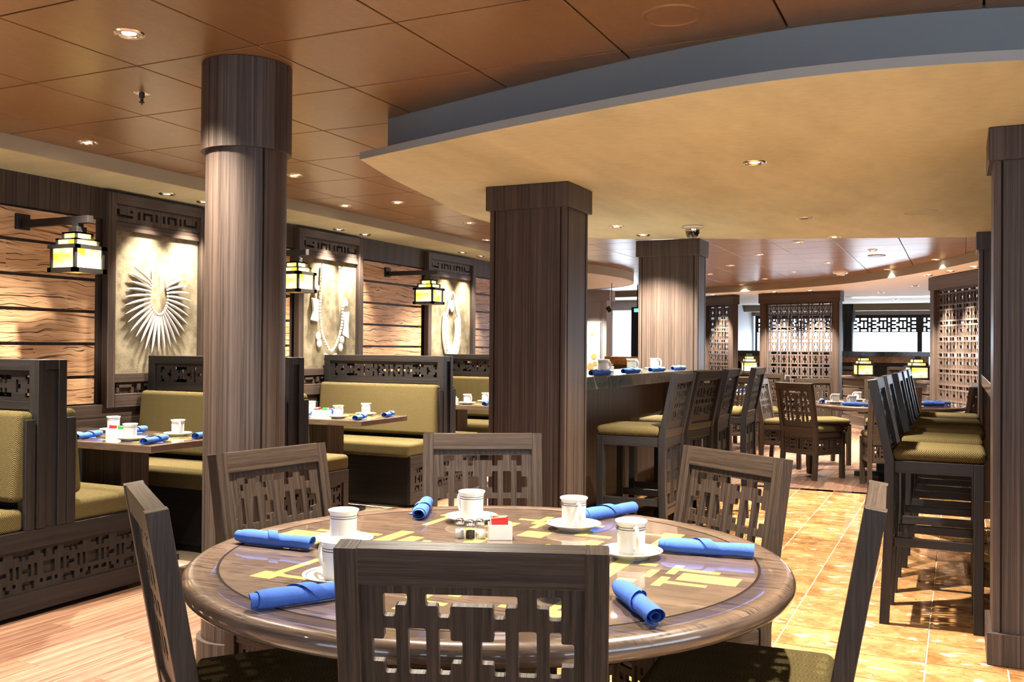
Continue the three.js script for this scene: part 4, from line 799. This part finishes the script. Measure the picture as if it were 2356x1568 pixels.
for (const x of [-3.05, -2.0, -1.05]) chairAt(x, -19.9, 0, 1, 'dark lattice back dining chair against the marble capped half wall', 'chairs along the half wall');
const L2 = 'on the table beyond the bar stools', T2 = TH;
for (const [x, z] of [[-1.10, -9.80], [-0.92, -9.58], [-0.95, -10.42], [-0.72, -10.50]]) settingAt([x, T2, z], T2, 2.6, L2, L2);
for (const [a, b] of [[[-0.98, T2, -9.44], [-0.78, T2, -9.40]], [[-1.26, T2, -10.0], [-1.22, T2, -9.78]], [[-0.58, T2, -10.5], [-0.38, T2, -10.42]], [[-0.34, T2, -9.80], [-0.14, T2, -9.86]], [[-0.30, T2, -10.12], [-0.08, T2, -10.14]]]) napkinBetween(a, b, T2, L2, L2);
{ const p = [-0.62, T2, -9.72]; packetHolder('packet_holder', p, 0.2, 'white dish of packets ' + L2, undefined, 0); }
const L3 = 'on the table beyond the far column';
for (const [x, z] of [[-2.5, -11.6], [-2.45, -12.2], [-3.2, -11.5]]) settingAt([x, TH, z], TH, 2.0, L3, L3);
for (const [x, z] of [[-2.55, -11.75], [-2.4, -12.0]]) napkinBetween([x - 0.08, TH, z], [x + 0.1, TH, z + 0.05], TH, L3, L3);

// lattice screens
function screen(ax, az, bx2, bz2, label) {
  const w = Math.hypot(bx2 - ax, bz2 - az), t = thing('lattice_screen', label, 'screen', [(ax + bx2) / 2, 0, (az + bz2) / 2], -Math.atan2(bz2 - az, bx2 - ax));
  const h = w / 2, p = 0.12;
  part('post', bx(-h, -h + p, 0, 2.1, -0.06, 0.06, 'y', 0.004), M.veneer, t); part('post', bx(h - p, h, 0, 2.1, -0.06, 0.06, 'y', 0.004), M.veneer, t);
  part('header', bx(-h - 0.02, h + 0.02, 2.07, 2.243, -0.075, 0.075, 'x', 0.004), M.veneer, t);
  part('sill', bx(-h + p, h - p, 0, 0.12, -0.05, 0.05, 'x', 0.004), M.veneer, t);
  const cell = ['#.######.#', '..........', '#.#.##.#.#', '#.#.##.#.#', '#..####..#', '#..####..#', '#.#.##.#.#', '#.#.##.#.#', '..........', '#.######.#'];
  const nx = Math.max(2, Math.round((w - 2 * p) / 0.205)), ny = 9, rows = []; for (let j = 0; j < ny; j++) for (const r of cell) rows.push(r.repeat(nx));
  const cw = (w - 2 * p - 0.06) / (nx * 10), ch = (1.95 - 0.06) / (ny * 10);
  part('lattice', panel(-h + p, h - p, 0.12, 2.07, 0.03, glyphs(rows, cw, ch, -h + p + 0.03, 0.15), 0, 1, 'y'), M.veneer, t);
  return t;
}
screen(-3.164, -16.95, -1.774, -16.49, 'wide carved lattice screen standing under the far soffit'); screen(-4.35, -17.6, -3.644, -17.07, 'narrow carved lattice screen partly hidden by the far square column'); screen(-0.298, -13.96, 0.46, -12.25, 'long carved lattice screen beside the round table beyond the stools');
// low dividers with table lanterns
function divider(ax, az, bx2, bz2, label) {
  const w = Math.hypot(bx2 - ax, bz2 - az), t = thing('low_divider', label, 'divider', [(ax + bx2) / 2, 0, (az + bz2) / 2], -Math.atan2(bz2 - az, bx2 - ax)), h = w / 2;
  part('cap', bx(-h, h, 0.80, 0.845, -0.07, 0.07, 'x', 0.004), M.veneer, t);
  for (let k = 0; k < 5; k++) part('slat', bx(-h, h, 0.06 + k * 0.15, 0.185 + k * 0.15, -0.03, 0.03, 'x', 0.004), M.veneer, t);
  return t;
}
divider(-1.70, -16.42, -0.36, -14.08, 'low slatted divider running between the wide and the long lattice screens'); divider(-3.58, -17.04, -3.2, -16.98, 'short low divider between the narrow and the wide lattice screens');
for (const [x, z, lab] of [[-1.36, -15.83, 'amber table lantern on the low divider right of the wide lattice screen'], [-0.53, -14.38, 'amber table lantern on the low divider beside the long lattice screen'], [-3.38, -17.0, 'amber table lantern between the narrow and the wide lattice screens']]) { const t = thing('table_lantern', lab, 'lantern', [x, 0.846, z], 0.35); lanternBody(t, 0, 0.25); }

// half wall with marble cap
{
  const t = thing('half_wall', 'low wall with a black marble cap and a brown marble band before the windows', 'half wall', [-2.5, 0, -21.3]);
  part('cap', bx(-2.1, 2.02, 1.13, 1.235, -0.2, 0.2, 'x', 0.004), M.greenMarble, t); part('band', bx(-2.06, 1.95, 1.0, 1.13, -0.15, 0.15, 'x'), M.brownMarble, t); part('body', bx(-2.06, 1.95, 0, 1.0, -0.15, 0.15, 'x'), M.black, t);
  const c = thing('window_column', 'dark round column standing before the bright windows', 'column', [-2.25, 0, -22.3]);
  part('shaft', lathe([[0.13, 0], [0.13, 1.98]], 24), M.black, c); part('collar', lathe([[0.16, 1.9], [0.16, 2.34]], 24), M.black, c);
}
// window wall
{
  const w = struct('wall_far', [bx(-4.7, 5.2, 0, 0.9, -23.5, -23.25), bx(-4.7, 5.2, 2.08, CEIL, -23.5, -23.25), bx(-4.75, -4.55, 0, CEIL, -23.5, -18.5)], M.wallPaint);
  part('beam', bx(-4.55, 5.2, 2.14, CEIL, -22.4, -22.2, 'x'), M.olive, w);
  const xs = [-4.5, -2.65, -0.8, 1.05, 2.9, 4.75], cell = ['#.###.#.##', '#.....#...', '..#.#...##', '###.#.#...', '..#.#...##', '#.....#...', '#.###.#.##'];
  for (let k = 0; k < 5; k++) {
    const a = xs[k] + 0.05, b = xs[k + 1] - 0.05, t = struct('window_' + (k + 1), [bx(a - 0.05, a, 0.9, 2.08, -23.42, -23.30), bx(b, b + 0.05, 0.9, 2.08, -23.42, -23.30), bx(a, b, 0.9, 0.95, -23.42, -23.30), bx(a, b, 2.03, 2.08, -23.42, -23.30)], M.black);
    const g = panel(a, b, 1.68, 2.03, 0.03, glyphs(cell.map((r) => r.repeat(4)), (b - a - 0.06) / 40, 0.044, a + 0.03, 1.70), 0, 1, 'y'); g.translate(0, 0, -23.33); part('transom_lattice', g, M.black, t);
    part('pane', bx(a, b, 0.95, 2.03, -23.385, -23.38), M.pane, t);
  }
}
windowLight(0.1, 1.3, -23.2, 9.0, 0.7, Math.PI, 18);
// buffet corner: panelled wall, doorway, windows
{
  const w = struct('wall_buffet', [bx(-9.4, -5.36, 0, 2.06, -15.2, -15.0), bx(-9.4, -5.30, 2.06, 2.24, -15.22, -14.95)], M.wallPaint);
  part('panel_edge', bx(-5.44, -5.36, 0, 2.06, -15.0, -14.97, 'y', 0.004), M.wallPaint, w);
  const a = thing('wall_mural', 'glowing cream and orange mural set in the grey buffet wall', 'mural', [-5.66, 0, -14.96]);
  part('frame', [bx(-0.24, 0.22, 0.7, 1.72, -0.02, 0.0), bx(0.16, 0.2, 0.7, 1.7, 0, 0.02)], M.wallPaint, a);
  part('picture', bx(-0.24, 0.16, 0.7, 1.66, 0.0, 0.006), M.cream, a);
  for (const [x, y, r] of [[0.05, 1.5, 0.03], [-0.06, 1.3, 0.025], [0.08, 1.12, 0.05], [0.02, 0.95, 0.06], [0.1, 1.0, 0.04], [-0.08, 1.08, 0.035]]) { const o = part('brush_mark', new THREE.CylinderGeometry(r, r * 0.8, 0.004, 10).toNonIndexed(), M.paperRed, a); o.position.set(x, y, 0.008); o.rotation.x = Math.PI / 2; o.scale.y = 1; }
  const d = struct('door_1', [bx(-5.30, -5.16, 0, 2.0, -16.2, -16.1), bx(-5.16, -5.10, 0, 2.05, -16.25, -16.05)], M.black); part('frame', bx(-5.10, -4.95, 0, 2.05, -16.25, -16.1), M.wallPaint, d);
  struct('wall_buffet_end', [bx(-9.4, -6.6, 0, CEIL, -18.7, -18.5), bx(-6.6, -4.7, 0, 0.95, -18.7, -18.5), bx(-6.6, -4.7, 2.05, CEIL, -18.7, -18.5)], M.wallPaint);
  const t = struct('window_6', [bx(-6.6, -6.54, 0.95, 2.05, -18.65, -18.55), bx(-4.76, -4.7, 0.95, 2.05, -18.65, -18.55), bx(-5.68, -5.62, 0.95, 2.05, -18.65, -18.55)], M.wallPaint); part('pane', bx(-6.54, -4.76, 0.95, 2.05, -18.605, -18.6), M.pane, t);
  const e = thing('exit_sign', 'small glowing green exit sign over the buffet doorway', 'sign', [-5.02, 1.86, -15.6]); part('face', bx(-0.06, 0.06, 0.03, 0.09, -0.01, 0.01), M.exit, e); part('bracket', bx(-0.01, 0.01, 0.09, 0.494, -0.006, 0.006), M.iron, e);
  const s = thing('buffet_stand', 'brown marble topped buffet stand behind the bar mugs', 'counter', [-4.75, 0, -14.2]); part('body', bx(-0.35, 0.35, 0, 1.0, -0.2, 0.2, 'y', 0.004), M.veneer, s); part('front', bx(-0.30, 0.30, 1.0, 1.13, -0.18, 0.18, 'x'), M.brownMarble, s);
  const p = thing('pendant_spotlight', 'small brass spotlight on a thin rod in front of the buffet', 'spotlight', [-4.72, 2.24, -13.4]); part('rod', bx(-0.004, 0.004, -0.36, 0, -0.004, 0.004), M.iron, p); const hd = lathe([[0, 0], [0.03, 0], [0.035, 0.08], [0, 0.085]], 16); hd.rotateZ(0.6); hd.translate(-0.02, -0.43, 0); part('head', hd, M.iron, p);
  const q = thing('pendant_tube', 'bronze tube pendant lamp in front of the buffet', 'pendant lamp', [-5.0, 2.24, -13.0]); part('tube', lathe([[0, 0], [0.035, 0], [0.035, -0.28], [0.03, -0.285], [0, -0.28]], 18), M.iron, q);
}
windowLight(-5.65, 1.5, -18.45, 1.8, 1.0, Math.PI, 9);
downlight(-5.6, 2.24, -14.5, 18, 'recessed downlight in front of the buffet mural', 'downlights over the buffet'); downlight(-4.9, 2.24, -12.2, 18, 'recessed downlight in the curved buffet soffit', 'downlights over the buffet');

scene.traverse((o) => { if (o.isMesh) { o.castShadow = true; o.receiveShadow = true; } });
renderer.render(scene, camera);
